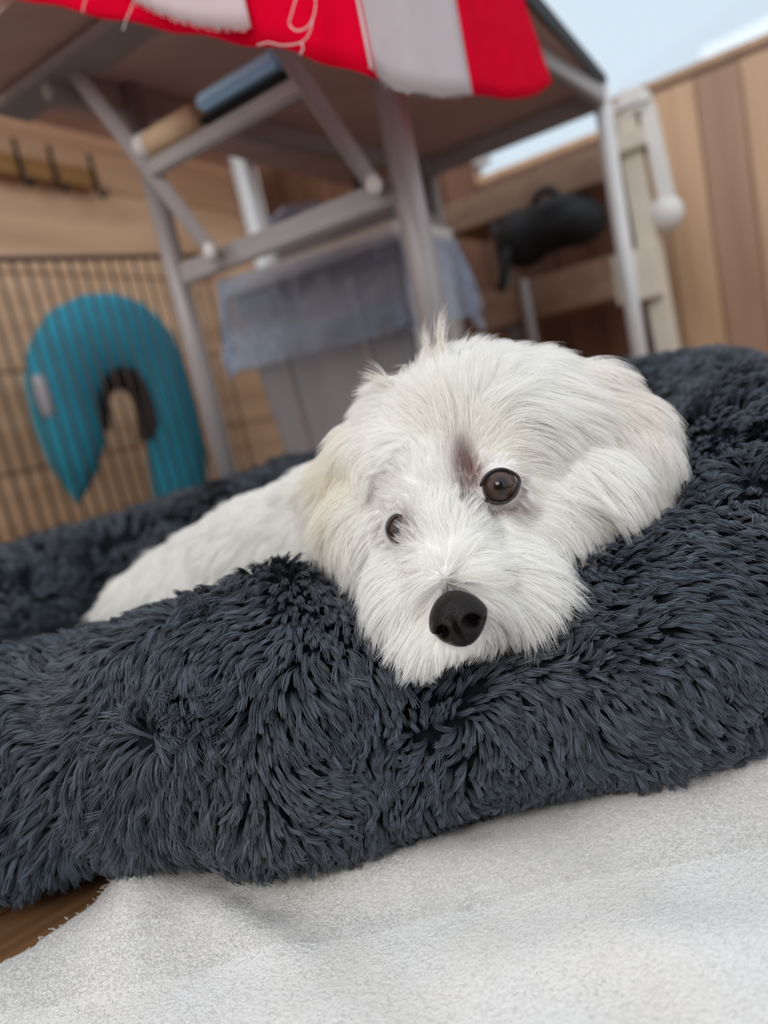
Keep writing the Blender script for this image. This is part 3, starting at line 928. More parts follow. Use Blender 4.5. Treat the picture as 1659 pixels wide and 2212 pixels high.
def dog_density(Cn, Nn):
    d = np.linalg.norm(Cn - np.array(CAM), axis=1)
    w = 1.0 / np.clip(d / 0.40, 1, 3) ** 2.0
    face = np.sum(unit(np.array(CAM) - Cn) * Nn, axis=1)
    return w * np.where(face > -0.3, 1.0, 0.25)
NH, KD = 150000, 9
P, N = scatter(dog_me, NH, dog_density)
keep = np.ones(len(P), bool)
for c, r in EYES:
    keep &= np.linalg.norm(P - c, axis=1) > r * 1.22
keep &= np.linalg.norm((P - np.array(NOSE)) / np.array([1, 1.0, 1]), axis=1) > 0.0112
P, N = P[keep], N[keep]; NH = len(P)
Dv, Pm = comb(P)
Dv = unit(tangent(Dv, N) + 1e-6)
L = Pm[:, 0] * rng.uniform(0.6, 1.12, NH)
for c, r in EYES:                                              # short hair close to the eyes
    d = np.linalg.norm(P - c, axis=1)
    L *= np.clip((d - r * 0.95) / 0.016, 0.22, 1)
d = np.linalg.norm(P - np.array(NOSE), axis=1)
L *= np.clip((d - 0.008) / 0.012, 0.30, 1)
Dv = unit(tangent(Dv + 0.20 * wave_noise(P, 120, 41) + 0.16 * wave_noise(P, 300, 43), N))
jit = rng.normal(size=P.shape) * 0.10
lift = Pm[:, 1] * rng.uniform(0.7, 1.25, NH)
curl = 0.35 * wave_noise(P, 90, 47)
pts = grow(P, N, unit(Dv + jit), L, lift, Pm[:, 2], KD, 1.4, curl)
# clumps
nc = NH // 26
cid = rng.choice(NH, nc, replace=False)
kd = KDTree(nc)
for i, k in enumerate(cid): kd.insert(P[k], i)
kd.balance()
near = np.array([kd.find(p)[1] for p in P])
cp = pts[cid[near]]
s = np.linspace(0, 1, KD)
cf = (0.45 + 0.35 * np.random.default_rng(3).random(nc))[near][:, None] * s[None] ** 1.3
same = (np.sum(N * N[cid[near]], axis=1) > 0.6)[:, None]
# compare at equal arc length
ratio = np.clip(L / L[cid[near]], 0, 1)
fi = np.clip(s[None] * ratio[:, None], 0, 1) * (KD - 1)
i0 = np.floor(fi).astype(int).clip(0, KD - 2); fr = (fi - i0)[..., None]
rows = np.arange(NH)[:, None]
tgt = cp[rows, i0] * (1 - fr) + cp[rows, i0 + 1] * fr
cf = (cf * same)[..., None]
pts = pts * (1 - cf) + tgt * cf
dist = np.linalg.norm(P - np.array(CAM), axis=1)
prof = np.array([0.9, 1.0, 1.0, 1.0, 0.95, 0.85, 0.7, 0.5, 0.2]) * 0.000105
radii = prof[None] * (np.clip(dist / 0.40, 1, 2.2) * rng.uniform(0.75, 1.25, NH))[:, None]
tint = coat_tint(P) * rng.uniform(0.95, 1.04, (NH, 1))
M_fur = mat_hair('white_dog_hair', 0.5, 0.2, 0.5)
fur = strand_object('fur_coat', pts, radii, tint, M_fur, dog)
tag(fur, kind='stuff')
fur['label'] = 'fluffy ivory white coat'
# long whisker-like hairs and stray tufts
st = []
def tuft(px, py, dx, dy, ln, n, spread, grav=0.1, bend=(0, 0)):
    h, nn = surf(px, py)
    if h is None: return
    for _ in range(n):
        q = (_R * (dx + random.gauss(0, spread)) - _U * (dy + random.gauss(0, spread))).normalized()
        bnd = _R * bend[0] - _U * bend[1]
        p = h + Vector((random.gauss(0, .0012), random.gauss(0, .0012), random.gauss(0, .0012)))
        step = ln * random.uniform(0.7, 1.1) / (KD - 1)
        row = []
        for k in range(KD):
            row.append(tuple(p))
            v = (q + nn * 0.5 * (1 - k / KD) + bnd * (k / KD) ** 1.5 + Vector((0, 0, -grav * k / KD))).normalized()
            p = p + v * step
        st.append(row)
tuft(965, 790, -0.25, -1.0, 0.030, 60, 0.10, 0.0, (0.9, 0.0))
tuft(940, 800, -0.35, -1.0, 0.026, 40, 0.12, 0.0, (0.6, 0.0))
tuft(855, 850, -0.9, -0.7, 0.022, 70, 0.2, 0.1, (-0.3, 0.8))
tuft(880, 830, -0.7, -0.8, 0.022, 60, 0.2, 0.1, (-0.3, 0.8))
tuft(1090, 760, 0.6, -0.6, 0.026, 50, 0.25, 0.5)
for x in (955, 975, 990, 1005):
    tuft(x, 1255, 0.75, -0.15, 0.028, 9, 0.22, 0.9)
tuft(955, 1250, -0.6, -0.2, 0.022, 10, 0.3, 0.9)
tuft(1180, 1290, 0.85, 0.4, 0.022, 6, 0.3, 0.2)
st = np.array(st)
tint = np.tile([0.93, 0.91, 0.87], (len(st), 1)) * rng.uniform(0.93, 1.03, (len(st), 1))
tag(strand_object('stray_hairs', st, prof * 1.1, tint, M_fur, dog), kind='stuff')

# ================================================================== FOLDING TABLE WITH THE STRIPED CLOTH
TU = Vector((math.cos(math.radians(-32)), math.sin(math.radians(-32)), 0))    # along its short end
TV_ = Vector((math.cos(math.radians(57)), math.sin(math.radians(57)), 0))     # along its long side
L1, L2, L3 = Vector((-0.22, 1.04, 0)), Vector((0.106, 0.835, 0)), Vector((0.585, 1.425, 0))
L4 = L1 + (L3 - L2)
CN = Vector((0.605, 1.445, 0))
NEAR = CN - TV_ * 1.0
table = empty('folding_table', (L1 + L3) / 2)
tag(table, 'grey metal folding table with brown underside, striped cloth over its edge', 'table')
def tpart(o):
    o.parent = table; o.matrix_parent_inverse = Matrix.Translation(table.location).inverted(); return o
ZT = 0.722
poly = [NEAR, CN, CN - TU * 0.585, NEAR - TU * 0.585]
tpart(prism('table_top', [(p.x, p.y) for p in poly], ZT, ZT + 0.024, M_table_under, None, 0.004))
tpart(prism('edge_band', [(p.x, p.y) for p in (CN + TU * 0.004, CN - TV_ * 1.0 + TU * 0.004, CN - TV_ * 1.0, CN)], ZT - 0.003, ZT + 0.026, M_black, None, 0))
for a, r in ((L1, 0.0155), (L2, 0.0175), (L4, 0.014)):
    tpart(tube('leg', [a + Vector((0, 0, 0.002)), a + Vector((0, 0, ZT))], r, M_metal))
leg3 = tpart(tube('leg', [L3 + Vector((0, 0, 0.002)), L3 + Vector((0, 0, ZT))], 0.016, M_white_metal))
leg3['label'] = 'white painted leg'
cb0 = L1 + (L2 - L1) * 0.03; cb1 = L1 + (L2 - L1) * 0.97
tpart(beam('crossbar', cb0 + Vector((0, 0, 0.462)), cb1 + Vector((0, 0, 0.462)), 0.014, 0.030, M_metal))
s1t, s1b = Vector((-0.266, 0.948, ZT - 0.006)), Vector((-0.148, 0.972, 0.462))
s2t, s2b = Vector((-0.045, 0.800, ZT - 0.006)), Vector((0.072, 0.838, 0.462))
for t_, b_ in ((s1t, s1b), (s2t, s2b)):
    tpart(beam('strut', t_, b_, 0.012, 0.020, M_metal))
    bm = bmesh.new(); bmesh.ops.create_uvsphere(bm, u_segments=14, v_segments=10, radius=0.0095, matrix=Matrix.Translation(b_ + Vector((-0.004, -0.010, 0.006))) @ Matrix.Diagonal((1, 0.8, 1.3, 1)))
    tpart(bm_obj('end_cap', bm, M_white_plastic, None, True))
m1 = s1t + (s1b - s1t) * 0.53; m2 = s2t + (s2b - s2t) * 0.52
tpart(beam('stretcher', m1, m2, 0.012, 0.022, M_metal))
er0 = s1t - TU * 0.14; er1 = s1t + TU * 0.46
tpart(beam('end_rail', er0 + Vector((0, 0, -0.005)), er1 + Vector((0, 0, -0.005)), 0.060, 0.012, M_metal))
tpart(beam('side_rail', L1 - TV_ * 0.12 + Vector((-0.02, 0.015, ZT - 0.018)), L4 + Vector((0, 0, ZT - 0.018)), 0.022, 0.034, M_metal))
tpart(beam('side_rail', L2 - TV_ * 0.08 + Vector((0, 0, ZT - 0.018)), L3 + Vector((0, 0, ZT - 0.018)), 0.022, 0.034, M_metal))
tpart(beam('end_rail', L4 + Vector((0, 0, ZT - 0.02)), L3 + Vector((0, 0, ZT - 0.02)), 0.022, 0.036, M_metal))

# ------------------------------------------------------------------ striped cloth hanging over the edge
cloth = empty('striped_cloth', NEAR + Vector((0, 0, ZT + 0.03)))
tag(cloth, 'red and white striped cotton cloth with frayed edges hanging from table', 'cloth')
def cpart(o):
    o.parent = cloth; o.matrix_parent_inverse = Matrix.Translation(cloth.location).inverted(); return o
EP0 = NEAR - TU * 0.6
OFF_E, OFF_L = -TV_ * 0.010, TU * 0.012
def on_end(px, py): return at_wall(px, py, (EP0 + OFF_E)[:2], (NEAR + OFF_E)[:2])
def on_long(px, py): return at_wall(px, py, (NEAR + OFF_L)[:2], (CN + OFF_L)[:2])
def strip(name, cols, mat, thick=0.0012, nz=14, wob=0.0):
    """cols: list of (top point, bottom point); hanging sheet through them"""
    n = len(cols); V, Fc = [], []
    for i, (t, b) in enumerate(cols):
        for k in range(nz):
            f = k / (nz - 1)
            p = t.lerp(b, f)
            w = wob * f * math.sin(i * 0.9)
            V.append((p.x + TU.x * w * 0.4 - TV_.x * w, p.y + TU.y * w * 0.4 - TV_.y * w, p.z))
    for i in range(n - 1):
        for k in range(nz - 1):
            Fc.append((i * nz + k, (i + 1) * nz + k, (i + 1) * nz + k + 1, i * nz + k + 1))
    o = from_np(name, V, Fc, mat)
    md = o.modifiers.new('thickness', 'SOLIDIFY'); md.thickness = thick; md.offset = 0
    return cpart(o)
CZ = ZT + 0.028
def col_at(p): return (Vector((p.x, p.y, CZ)), p)
def interp(pts, x):
    for (x0, y0), (x1, y1) in zip(pts, pts[1:]):
        if x <= x1: return y0 + (y1 - y0) * (x - x0) / (x1 - x0)
    return pts[-1][1]
low = [(-60, -22), (60, 0), (240, 42), (400, 72), (540, 98), (640, 112), (720, 145), (812, 168)]
cols = []
for i in range(40):
    x = -60 + (812 + 60) * i / 39
    y = interp(low, x)
    p = on_end(x, y)
    cols.append(col_at(p))
cols.append((Vector((NEAR.x, NEAR.y, CZ)) + OFF_E + OFF_L * 0.3, on_long(814, 170)))
strip('end_drop', cols, M_cloth_red, wob=0.004)['label'] = 'plain red end of the cloth'
lowW = [(790, 120), (812, 166), (850, 191), (920, 206), (1020, 207)]
cols = []
for i in range(18):
    x = 797 + (1020 - 797) * i / 17
    cols.append(col_at(on_long(x, interp(lowW, x))))
strip('white_stripe', cols, M_cloth_white, wob=0.003)
lowR = [(1020, 207), (1060, 209), (1110, 216), (1150, 208), (1180, 190), (1192, 180)]
top_end = Vector((0.318, 1.000, CZ))
cols = []
b0 = on_long(1020, 207)
for i in range(16):
    f = i / 15; x = 1020 + 172 * f
    p = on_long(x, interp(lowR, x))
    t0 = Vector((b0.x, b0.y, CZ))
    cols.append((t0.lerp(top_end, f), p))
strip('red_stripe', cols, M_cloth_red, wob=0.002)
# a folded white stripe lying over the red end
lowF = [(250, -25), (290, 0), (330, 20), (380, 40), (450, 57), (500, 62), (541, 60)]
cols = []
for i in range(20):
    x = 250 + (541 - 250) * i / 19
    y = interp(lowF, x) + 2.5 * math.sin(i * 2.3)
    p = at_wall(x, y, (EP0 + OFF_E * 1.8)[:2], (NEAR + OFF_E * 1.8)[:2])
    cols.append((Vector((p.x, p.y, CZ + 0.004)), p))
strip('white_flap', cols, M_cloth_white, wob=0.001)
# the part of the cloth lying on the table top
prismo = prism('top_fold', [(p.x, p.y) for p in (NEAR + OFF_E + OFF_L, top_end, top_end - TU * 0.3, NEAR - TU * 0.5 + TV_ * 0.1, NEAR - TU * 0.5 + OFF_E)], CZ - 0.003, CZ - 0.0005, M_cloth_red, None, 0)
cpart(prismo)
def thread(pix, r=0.0006):
    pl = [at_wall(x, y, (EP0 + OFF_E * 2.6)[:2], (NEAR + OFF_E * 2.6)[:2]) for x, y in pix]
    # smooth the hand-picked points
    out = []
    for i in range(len(pl) - 1):
        p0, p1, p2, p3 = pl[max(i - 1, 0)], pl[i], pl[i + 1], pl[min(i + 2, len(pl) - 1)]
        for k in range(5):
            t = k / 5
            out.append(0.5 * ((2 * p1) + (p2 - p0) * t + (2 * p0 - 5 * p1 + 4 * p2 - p3) * t * t + (3 * p1 - p0 - 3 * p2 + p3) * t ** 3))
    out.append(pl[-1])
    cpart(tube('loose_thread', out, r, M_thread, None, 6))
thread([(186, -4), (181, 12), (179, 28)], 0.0005)
thread([(292, -4), (282, 22), (272, 45), (266, 66)], 0.0006)
thread([(640, -4), (630, 30), (625, 52), (640, 66), (662, 60), (676, 40), (682, 10), (680, -4)], 0.0005)
thread([(676, 40), (668, 72), (650, 92), (610, 98), (580, 92), (556, 98)], 0.00045)
thread([(650, 92), (655, 104), (648, 118)], 0.0006)
for i in range(26):                                     # fringe of the white flap
    x = 300 + i * 9.3
    y = interp(lowF, x)
    thread([(x, y - 3), (x + random.uniform(-3, 4), y + random.uniform(2, 5)), (x + random.uniform(-6, 8), y + random.uniform(5, 11))], 0.00035)
for i in range(18):                                     # fringe of the white stripe
    x = 800 + i * 12
    y = interp(lowW, x)
    pl = [on_long(x, y - 3), on_long(x + random.uniform(-3, 3), y + 4), on_long(x + random.uniform(-5, 5), y + random.uniform(5, 9))]
    cpart(tube('loose_thread', pl, 0.0004, M_thread, None, 5))

# ------------------------------------------------------------------ things lying on the table's stretcher
sd = (m2 - m1).normalized()
rr = 0.016
c0 = m1 + sd * 0.010 + Vector((0, 0, 0.012 + rr)); c1 = m1 + sd * 0.100 + Vector((0, 0, 0.012 + rr))
roll_ = empty('cardboard_roll', (c0 + c1) / 2 - Vector((0, 0, rr)))
tag(roll_, 'beige cardboard roll with a white end resting on the table stretcher', 'roll')
def under(root, o):
    o.parent = root; o.matrix_parent_inverse = Matrix.Translation(root.location).inverted(); return o
under(roll_, tube('roll_body', [c0, c1], rr, M_cardboard, None, 20))
under(roll_, tube('end_cap', [c0 - sd * 0.014, c0 + sd * 0.004], rr * 1.06, M_white_plastic, None, 20))
p0 = m1 + sd * 0.108 + Vector((0, 0, 0.013)); p1 = m2 - sd * 0.016 + Vector((0, 0, 0.013))
case = empty('flat_case', (p0 + p1) / 2)
tag(case, 'slim light blue case with black base lying on the table stretcher', 'case')
under(case, beam('case_base', p0 + Vector((0, 0, 0.003)), p1 + Vector((0, 0, 0.003)), 0.026, 0.006, M_black))
under(case, beam('case_lid', p0 + sd * 0.012 + Vector((0, 0, 0.016)), p1 + Vector((0, 0, 0.016)), 0.05, 0.018, M_blue, None, 0.005))

# ================================================================== SECOND FOLDING TABLE BEHIND, ON THE LEFT
t2 = empty('folding_table', (-0.5, 1.75, 0))
tag(t2, 'taller brown table with white tube legs standing against the tan wall', 'table')
def t2part(o): return under(t2, o)
Z2 = at_wall(150, 285, (CORNER + A_N * 0.01)[:2], (CORNER + A_N * 0.01 - A_DIR)[:2]).z
K1 = at_z(497, 282, Z2)
K1 = Vector((K1.x, K1.y, 0))
wall_d = (K1 - CORNER).dot(A_N)                         # distance from the left wall
q = [K1 + A_DIR * 0.30 + A_N * 0.03, K1 - A_DIR * 1.25 + A_N * 0.03, K1 - A_DIR * 1.25 - A_N * (wall_d - 0.012), K1 + A_DIR * 0.30 - A_N * (wall_d - 0.012)]
t2part(prism('table_top', [(p.x, p.y) for p in q], Z2, Z2 + 0.022, M_table_under, None, 0.004))
for a in (K1, K1 + A_DIR * 0.26 - A_N * (wall_d - 0.06), K1 - A_DIR * 1.15, K1 - A_DIR * 1.15 - A_N * (wall_d - 0.06)):
    t2part(tube('leg', [a + Vector((0, 0, 0.002)), a + Vector((0, 0, Z2))], 0.023, M_white_metal))
t2part(tube('leg_socket', [K1 + Vector((0, 0, Z2 - 0.05)), K1 + Vector((0, 0, Z2 - 0.001))], 0.036, M_white_plastic, None, 16))
def on_k(x, y): return at_wall(x, y, (K1 - TV_ * 0.02)[:2], (K1 + TU * 0.3 - TV_ * 0.02)[:2])
t2part(tube('latch_rod', [on_k(563, 255), on_k(580, 350)], 0.014, M_white_metal))
t2part(tube('latch_knob', [on_k(536, 292), on_k(539, 320)], 0.017, M_orange))

# bent tube frame of a folded chair leaning behind the big table
fr_a, fr_b = (0.0, 1.60), (0.5, 1.32)
def on_fr(x, y): return at_wall(x, y, fr_a, fr_b)
chair = empty('folded_chair', on_fr(800, 420))
tag(chair, 'folded grey tube chair frame with bent corner behind the table', 'chair')
ptsf = [on_fr(x, y) for x, y in ((560, 285), (640, 300), (720, 306), (752, 290), (768, 262), (790, 232), (820, 212), (860, 200))]
under(chair, tube('bent_tube', ptsf, 0.013, M_metal))
ptsf = [on_fr(x, y) for x, y in ((640, 303), (740, 318), (900, 345))]
under(chair, tube('cross_tube', ptsf, 0.012, M_metal))
for x0, y0, x1, y1 in ((752, 290, 860, 900), (900, 345, 990, 900)):
    a_, b_ = on_fr(x0, y0), on_fr(x1, y1)
    b_ = Vector((a_.x + 0.01, a_.y + 0.05, 0.002))
    under(chair, tube('leg', [a_, b_], 0.011, M_metal_dark))

# ================================================================== WIRE PEN PANEL
g0, g1 = at_z(-60, 556, 0.66), at_z(350, 550, 0.66)
pd = Vector((g1.x - g0.x, g1.y - g0.y, 0)).normalized()
pen = empty('wire_pen', (g0.x, g0.y, 0))
tag(pen, 'dark wire pet pen panel in front of the teal cushion', 'pet pen')
PLn = (Vector((g1.x, g1.y, 0)) - Vector((g0.x, g0.y, 0))).length + 0.10
o0 = Vector((g0.x, g0.y, 0)) - pd * 0.25
for z in (0.656, 0.025):
    under(pen, tube('rail', [o0 + Vector((0, 0, z)), o0 + pd * (PLn + 0.25) + Vector((0, 0, z))], 0.0045 if z < 0.6 else 0.006, M_wire, None, 8))
nb = int((PLn + 0.25) / 0.0285)
me_b = None
for i in range(nb + 1):
    p = o0 + pd * (PLn + 0.25) * i / nb
    if me_b is None:
        bm = bmesh.new(); add_tube(bm, [(0, 0, 0.004), (0, 0, 0.66)], 0.0032, 8)
        w_ = bm_obj('wire', bm, M_wire, None, True); me_b = w_.data
    else:
        w_ = bpy.data.objects.new('wire', me_b); COL.objects.link(w_)
    w_.parent = pen
    w_.location = p - pen.location
pn = Vector((-pd.y, pd.x, 0))

# ================================================================== TEAL HORSESHOE CUSHION BEHIND THE WIRE
qa, qb = g0 + pn * 0.085, g1 + pn * 0.085
def on_q(x, y): return at_wall(x, y, qa[:2], qb[:2])
outer = [(168, 1092), (110, 1010), (70, 910), (50, 820), (62, 740), (105, 672), (175, 637), (245, 632), (310, 655), (360, 705), (398, 790), (425, 890), (440, 980), (446, 1060), (462, 1180), (490, 1330)]
inner = [(172, 1088), (205, 1030), (228, 960), (222, 900), (220, 870), (228, 842), (248, 825), (270, 820), (292, 832), (305, 855), (312, 890), (318, 940), (322, 1000), (332, 1060), (355, 1180), (390, 1330)]
NQ, NC = 60, 14
def sample(pl, n):
    pl = np.array(pl, float); d = np.r_[0, np.cumsum(np.linalg.norm(np.diff(pl, axis=0), axis=1))]
    t = np.linspace(0, d[-1], n)
    return np.c_[np.interp(t, d, pl[:, 0]), np.interp(t, d, pl[:, 1])]
so, si = sample(outer, NQ), sample(inner, NQ)
V, Fc = [], []
for i in range(NQ):
    a_, b_ = on_q(*so[i]), on_q(*si[i])
    a_.z = max(a_.z, 0.012); b_.z = max(b_.z, 0.012)
    c_ = (a_ + b_) / 2; h_ = (a_ - b_) / 2
    dep = min(0.055, h_.length * 0.9)
    for k in range(NC):
        t = 2 * math.pi * k / NC
        V.append(c_ + h_ * math.cos(t) + pn * (dep * math.sin(t)))
for i in range(NQ - 1):
    for k in range(NC):
        Fc.append((i * NC + k, i * NC + (k + 1) % NC, (i + 1) * NC + (k + 1) % NC, (i + 1) * NC + k))
Fc.append(tuple(range(NC))[::-1]); Fc.append(tuple((NQ - 1) * NC + k for k in range(NC)))
cushion = from_np('horseshoe_cushion', V, Fc, M_teal)
tag(cushion, 'teal horseshoe shaped cushion standing upright behind the wire', 'cushion')
# dark lining round the opening
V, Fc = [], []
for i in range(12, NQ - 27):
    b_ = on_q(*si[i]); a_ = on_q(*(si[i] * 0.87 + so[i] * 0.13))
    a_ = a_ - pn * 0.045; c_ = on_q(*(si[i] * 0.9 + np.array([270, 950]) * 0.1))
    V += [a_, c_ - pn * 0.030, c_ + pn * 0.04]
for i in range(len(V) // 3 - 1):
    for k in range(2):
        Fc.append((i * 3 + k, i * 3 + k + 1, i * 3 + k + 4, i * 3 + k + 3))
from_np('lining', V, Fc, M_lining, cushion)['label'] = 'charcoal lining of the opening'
tg = on_q(80, 862) - pn * 0.040
bm = bmesh.new(); bmesh.ops.create_uvsphere(bm, u_segments=20, v_segments=12, radius=1, matrix=Matrix.Translation(tg) @ Matrix((pd, pn, Vector((0, 0, 1)))).transposed().to_4x4() @ Matrix.Diagonal((0.020, 0.012, 0.046, 1)))
bm_obj('patch', bm, M_cloth_white, cushion, True)['label'] = 'pale oval patch'

# ================================================================== HOOK RAIL ON THE LEFT WALL
_A2 = (CORNER.x - A_DIR.x, CORNER.y - A_DIR.y)
off = A_N * 0.012
def on_a(x, y, o=0.03):
    return at_wall(x, y, (CORNER + A_N * o)[:2], (CORNER + A_N * o - A_DIR)[:2])
h0, h1 = on_a(-40, 345), on_a(212, 392)
rail = empty('hook_rail', (h0 + h1) / 2)
tag(rail, 'ochre wooden rail with three black hooks on the tan wall', 'hook rail')
hz = (h0.z + h1.z) / 2
h0.z = h1.z = hz
under(rail, beam('rail_board', h0, h1, 0.02, 0.05, M_gold))
for x, y in ((45, 360), (118, 368), (203, 378)):
    p = on_a(x, y, 0.045)
    p.z = hz
    under(rail, tube('hook', [p + Vector((0, 0, 0.06)), p + Vector((0, 0, 0.0)), p + Vector((0, 0, -0.04)), p + A_N * 0.015 + Vector((0, 0, -0.055)), p + A_N * 0.035 + Vector((0, 0, -0.045))], 0.006, M_black, None, 8))

# ================================================================== RUBBISH BIN WITH LINER
bc = at_y(855, 470, 1.22)                                  # its near top corner
dl = (at_y(500, 590, 1.42) - bc); dl.z = 0
dr = (at_y(1062, 462, 1.36) - bc); dr.z = 0
wl_, wr_ = 0.41, 0.225
dl = dl.normalized() * wl_
dr = Vector((-dl.y, dl.x, 0)).normalized(); dr = (dr if dr.x > 0 else -dr) * wr_
bin_ = empty('rubbish_bin', (bc.x + (dl.x + dr.x) / 2, bc.y + (dl.y + dr.y) / 2, 0))
tag(bin_, 'grey plastic rubbish bin with a clear bag folded over its rim', 'bin')
ZB = bc.z
def ringpts(grow_, z, rad=0.03, n=6):
    """rounded rectangle round the bin, grown by grow_ metres"""
    c_ = Vector((bc.x + (dl.x + dr.x) / 2, bc.y + (dl.y + dr.y) / 2, z))
    ul, ur = dl.normalized(), dr.normalized()
    a, b = wl_ / 2 + grow_, wr_ / 2 + grow_
    out = []
    for sx, sy, a0 in ((1, 1, 0), (-1, 1, 90), (-1, -1, 180), (1, -1, 270)):
        for k in range(n):
            t = math.radians(a0 + 90 * k / (n - 1))
            out.append(c_ + ul * (sx * (a - rad) + rad * math.cos(t)) + ur * (sy * (b - rad) + rad * math.sin(t)))
    return out
def loft(name, rings, mat, cap0=True, cap1=False, wob=None):
    V, Fc = [], []
    n = len(rings[0])
    for r_ in rings: V += r_
    for i in range(len(rings) - 1):
        for k in range(n):
            Fc.append((i * n + k, i * n + (k + 1) % n, (i + 1) * n + (k + 1) % n, (i + 1) * n + k))
    if cap0: Fc.append(tuple(range(n))[::-1])
    if cap1: Fc.append(tuple((len(rings) - 1) * n + k for k in range(n)))
    return from_np(name, V, Fc, mat)
under(bin_, loft('bin_body', [ringpts(-0.035, 0.003), ringpts(-0.033, 0.02), ringpts(-0.004, ZB - 0.03), ringpts(-0.008, ZB - 0.03), ringpts(-0.036, 0.03)], M_bin))
under(bin_, loft('rim', [ringpts(-0.008, ZB - 0.035), ringpts(0.008, ZB - 0.035), ringpts(0.010, ZB - 0.003), ringpts(0.004, ZB), ringpts(-0.012, ZB)], M_bin_rim, False))
ul, ur = dl.normalized(), dr.normalized()
c_ = Vector((bin_.location.x, bin_.location.y, 0))
for f in (-0.22, 0.24):                                     # raised ribs on the long face
    b0 = c_ - ur * (wr_ / 2 - 0.030) + ul * (f * wl_) + Vector((0, 0, 0.03))
    b1 = c_ - ur * (wr_ / 2 - 0.002) + ul * (f * wl_) + Vector((0, 0, ZB - 0.06))
    under(bin_, beam('rib', b0, b1, 0.012, 0.010, M_metal))
lidp = [c_ + ul * (wl_ * a) + ur * (wr_ * b) for a, b in ((-0.48, -0.47), (0.16, -0.47), (0.16, 0.47), (-0.48, 0.47))]
under(bin_, prism('lid', [(p.x, p.y) for p in lidp], ZB + 0.001, ZB + 0.030, M_bin, None, 0.006))
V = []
for f, g_ in ((0.0, -0.0335), (1.0, -0.0015)):               # short side coloured paler to stand for window light
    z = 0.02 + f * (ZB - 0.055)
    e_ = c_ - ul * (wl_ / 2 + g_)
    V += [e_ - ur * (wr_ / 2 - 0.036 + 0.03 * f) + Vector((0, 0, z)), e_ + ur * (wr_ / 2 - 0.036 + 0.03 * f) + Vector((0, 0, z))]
o_ = under(bin_, from_np('window_lit_side', V, [(0, 1, 3, 2)], M_bin_rim)); md = o_.modifiers.new('t', 'SOLIDIFY'); md.thickness = 0.004
o_['label'] = 'short side coloured pale grey as if lit by the window'
# liner: wavy skirt over the rim
rgs = []
for k in range(9):
    f = k / 8
    z = ZB - 0.024 - f * 0.15
    ring_ = ringpts(0.012 + 0.016 * f, z, 0.03, 20)
    n = len(ring_)
    out = []
    for i, p in enumerate(ring_):
        a = 2 * math.pi * i / n
        w = f * (0.008 * math.sin(9 * a + 2 * f) + 0.006 * math.sin(17 * a + 1 + 3 * f)) + 0.004 * math.sin(23 * a + 9 * f)
        dirr = (p - c_); dirr.z = 0; dirr.normalize()
        side_ = min(1.0, max(0.0, ((p - c_).dot(ul) + wl_ * 0.42) / (wl_ * 0.12)))
        zz_ = z + (1 - f) * 0.028 * side_ + f * (0.018 * math.sin(5 * a + 0.6) + 0.01 * math.sin(11 * a))
        out.append(Vector((p.x + dirr.x * w, p.y + dirr.y * w, zz_)))
    rgs.append(out)
liner = under(bin_, loft('bag_liner', rgs, M_film, False))
liner['label'] = 'clear plastic bag folded over the rim, window glints tinted in blue'

# ================================================================== SHELF UNIT WITH BLACK BAG, RIGHT BACKGROUND
sh_o = CORNER + B_N * 0.34
def on_s(x, y): return at_wall(x, y, sh_o[:2], (sh_o + B_DIR)[:2])
unit_ = empty('shelf_unit', (on_s(1200, 600).x, on_s(1200, 600).y, 0))
tag(unit_, 'low wooden shelf unit with grey legs below the window', 'shelf unit')
sa, sb = on_s(985, 420), on_s(1330, 330)
za = (sa.z + sb.z) / 2
bd = -B_N
def board(name, x0, x1, y, th, z):
    a_ = on_s(x0, y); b_ = on_s(x1, y)
    P_ = [(a_.x, a_.y), (b_.x, b_.y), (b_.x + bd.x * 0.26, b_.y + bd.y * 0.26), (a_.x + bd.x * 0.26, a_.y + bd.y * 0.26)]
    return under(unit_, prism(name, P_, z - th, z, M_shelf, None, 0.004))
z_top = on_s(1150, 372).z; z_low = on_s(1270, 565).z
board('top_board', 940, 1345, 380, 0.075, z_top)
board('shelf_board', 1010, 1400, 600, 0.10, z_low)
for x in (1075, 1385):
    a_ = on_s(x, 560); a_ = Vector((a_.x, a_.y, 0)) + bd * 0.03
    under(unit_, beam('leg', a_ + Vector((0, 0, 0.003)), a_ + Vector((0, 0, z_top - 0.07)), 0.034, 0.028, M_metal_dark))
a_ = on_s(1140, 640); a_ = Vector((a_.x, a_.y, 0)) - bd * 0.02
under(unit_, beam('leg', a_ + Vector((0, 0, 0.003)), a_ + Vector((0, 0, z_low)), 0.034, 0.02, M_metal))
# black bag on the shelf
bagc = on_s(1180, 495)
bag = empty('black_bag', (bagc.x, bagc.y, z_low))
tag(bag, 'black fabric bag slumped on the low shelf beside the bin', 'bag')
bm = bmesh.new()
for cx_, cz_, rx_, rz_ in ((1175, 490, 0.115, 0.062), (1240, 480, 0.075, 0.055), (1122, 512, 0.075, 0.075), (1190, 455, 0.09, 0.035)):
    p = on_s(cx_, cz_) + bd * 0.03
    bmesh.ops.create_icosphere(bm, subdivisions=3, radius=1, matrix=Matrix.Translation(p) @ Matrix((B_DIR, bd, Vector((0, 0, 1)))).transposed().to_4x4() @ Matrix.Diagonal((rx_, 0.075, rz_, 1)))
o_ = under(bag, bm_obj('bag_body', bm, M_black, None, True))
rm = o_.modifiers.new('join', 'REMESH'); rm.mode = 'VOXEL'; rm.voxel_size = 0.01; rm.use_smooth_shade = True
sm_ = o_.modifiers.new('soft', 'SMOOTH'); sm_.iterations = 6
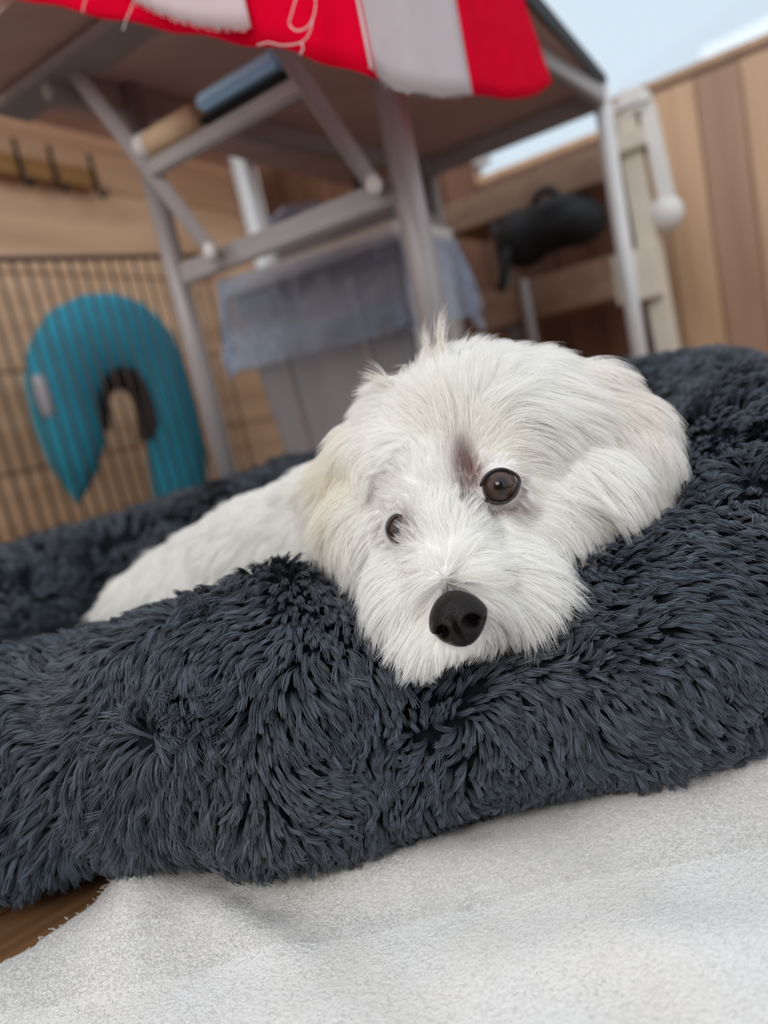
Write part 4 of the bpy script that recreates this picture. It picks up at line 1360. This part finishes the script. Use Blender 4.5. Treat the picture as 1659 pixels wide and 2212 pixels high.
under(bag, tube('strap', [on_s(1110, 540) - bd * 0.045, on_s(1108, 580) - bd * 0.055, on_s(1102, 612) - bd * 0.05, on_s(1096, 630) - bd * 0.05], 0.012, M_black, None, 10))
under(bag, tube('handle', [on_s(1150, 440), on_s(1165, 415), on_s(1185, 408), on_s(1200, 418), on_s(1212, 438)], 0.009, M_black, None, 10))

# ================================================================== BEIGE STEP LADDER
lo = CORNER + B_N * 0.52
def on_l(x, y): return at_wall(x, y, lo[:2], (lo + B_DIR)[:2])
lad = empty('step_ladder', (on_l(1440, 760).x, on_l(1440, 760).y, 0))
tag(lad, 'cream painted step ladder leaning by the plank wall', 'ladder')
def post(x0, y0, x1, y1, w, mat=M_beige_plastic, name='rail'):
    a_ = on_l(x0, y0); b_ = on_l(x1, y1); d_ = (b_ - a_).normalized()
    b_ = a_ + d_ * ((0.003 - a_.z) / d_.z) if y1 > 740 else b_
    return under(lad, beam(name, a_, b_, w, w * 0.8, mat))
post(1352, 250, 1446, 770, 0.052)
post(1398, 230, 1450, 470, 0.036, M_white_plastic, 'rear_rail')
under(lad, beam('step', on_l(1330, 330), on_l(1400, 300), 0.10, 0.035, M_beige_plastic))
under(lad, beam('step', on_l(1340, 610), on_l(1430, 585), 0.12, 0.10, M_beige_plastic))
bm = bmesh.new(); bmesh.ops.create_uvsphere(bm, u_segments=16, v_segments=12, radius=0.035, matrix=Matrix.Translation(on_l(1438, 462)))
under(lad, bm_obj('foot_pad', bm, M_white_plastic, None, True))
under(lad, beam('top_cap', on_l(1335, 236), on_l(1405, 210), 0.08, 0.045, M_white_plastic, None, 0.012))

# crumpled white bag behind the crossbar, on the bin lid
cb_ = c_ + ul * 0.06 + Vector((0, 0, ZB + 0.032))
bm = bmesh.new(); bmesh.ops.create_icosphere(bm, subdivisions=4, radius=1)
for v in bm.verts:
    n_ = 0.25 * math.sin(7 * v.co.x + 3 * v.co.y) + 0.2 * math.sin(9 * v.co.z + 5 * v.co.x + 1) + 0.12 * math.sin(17 * v.co.y + 11 * v.co.z)
    v.co = v.co * (1 + n_ * 0.5)
    v.co = Vector((v.co.x * 0.065, v.co.y * 0.05, (v.co.z + 1.05) * 0.042))
cr_ = bm_obj('plastic_bag', bm, M_film, None, True)
cr_.location = cb_
tag(cr_, 'crumpled white plastic bag on top of the bin, blue tint for window glints', 'plastic bag')
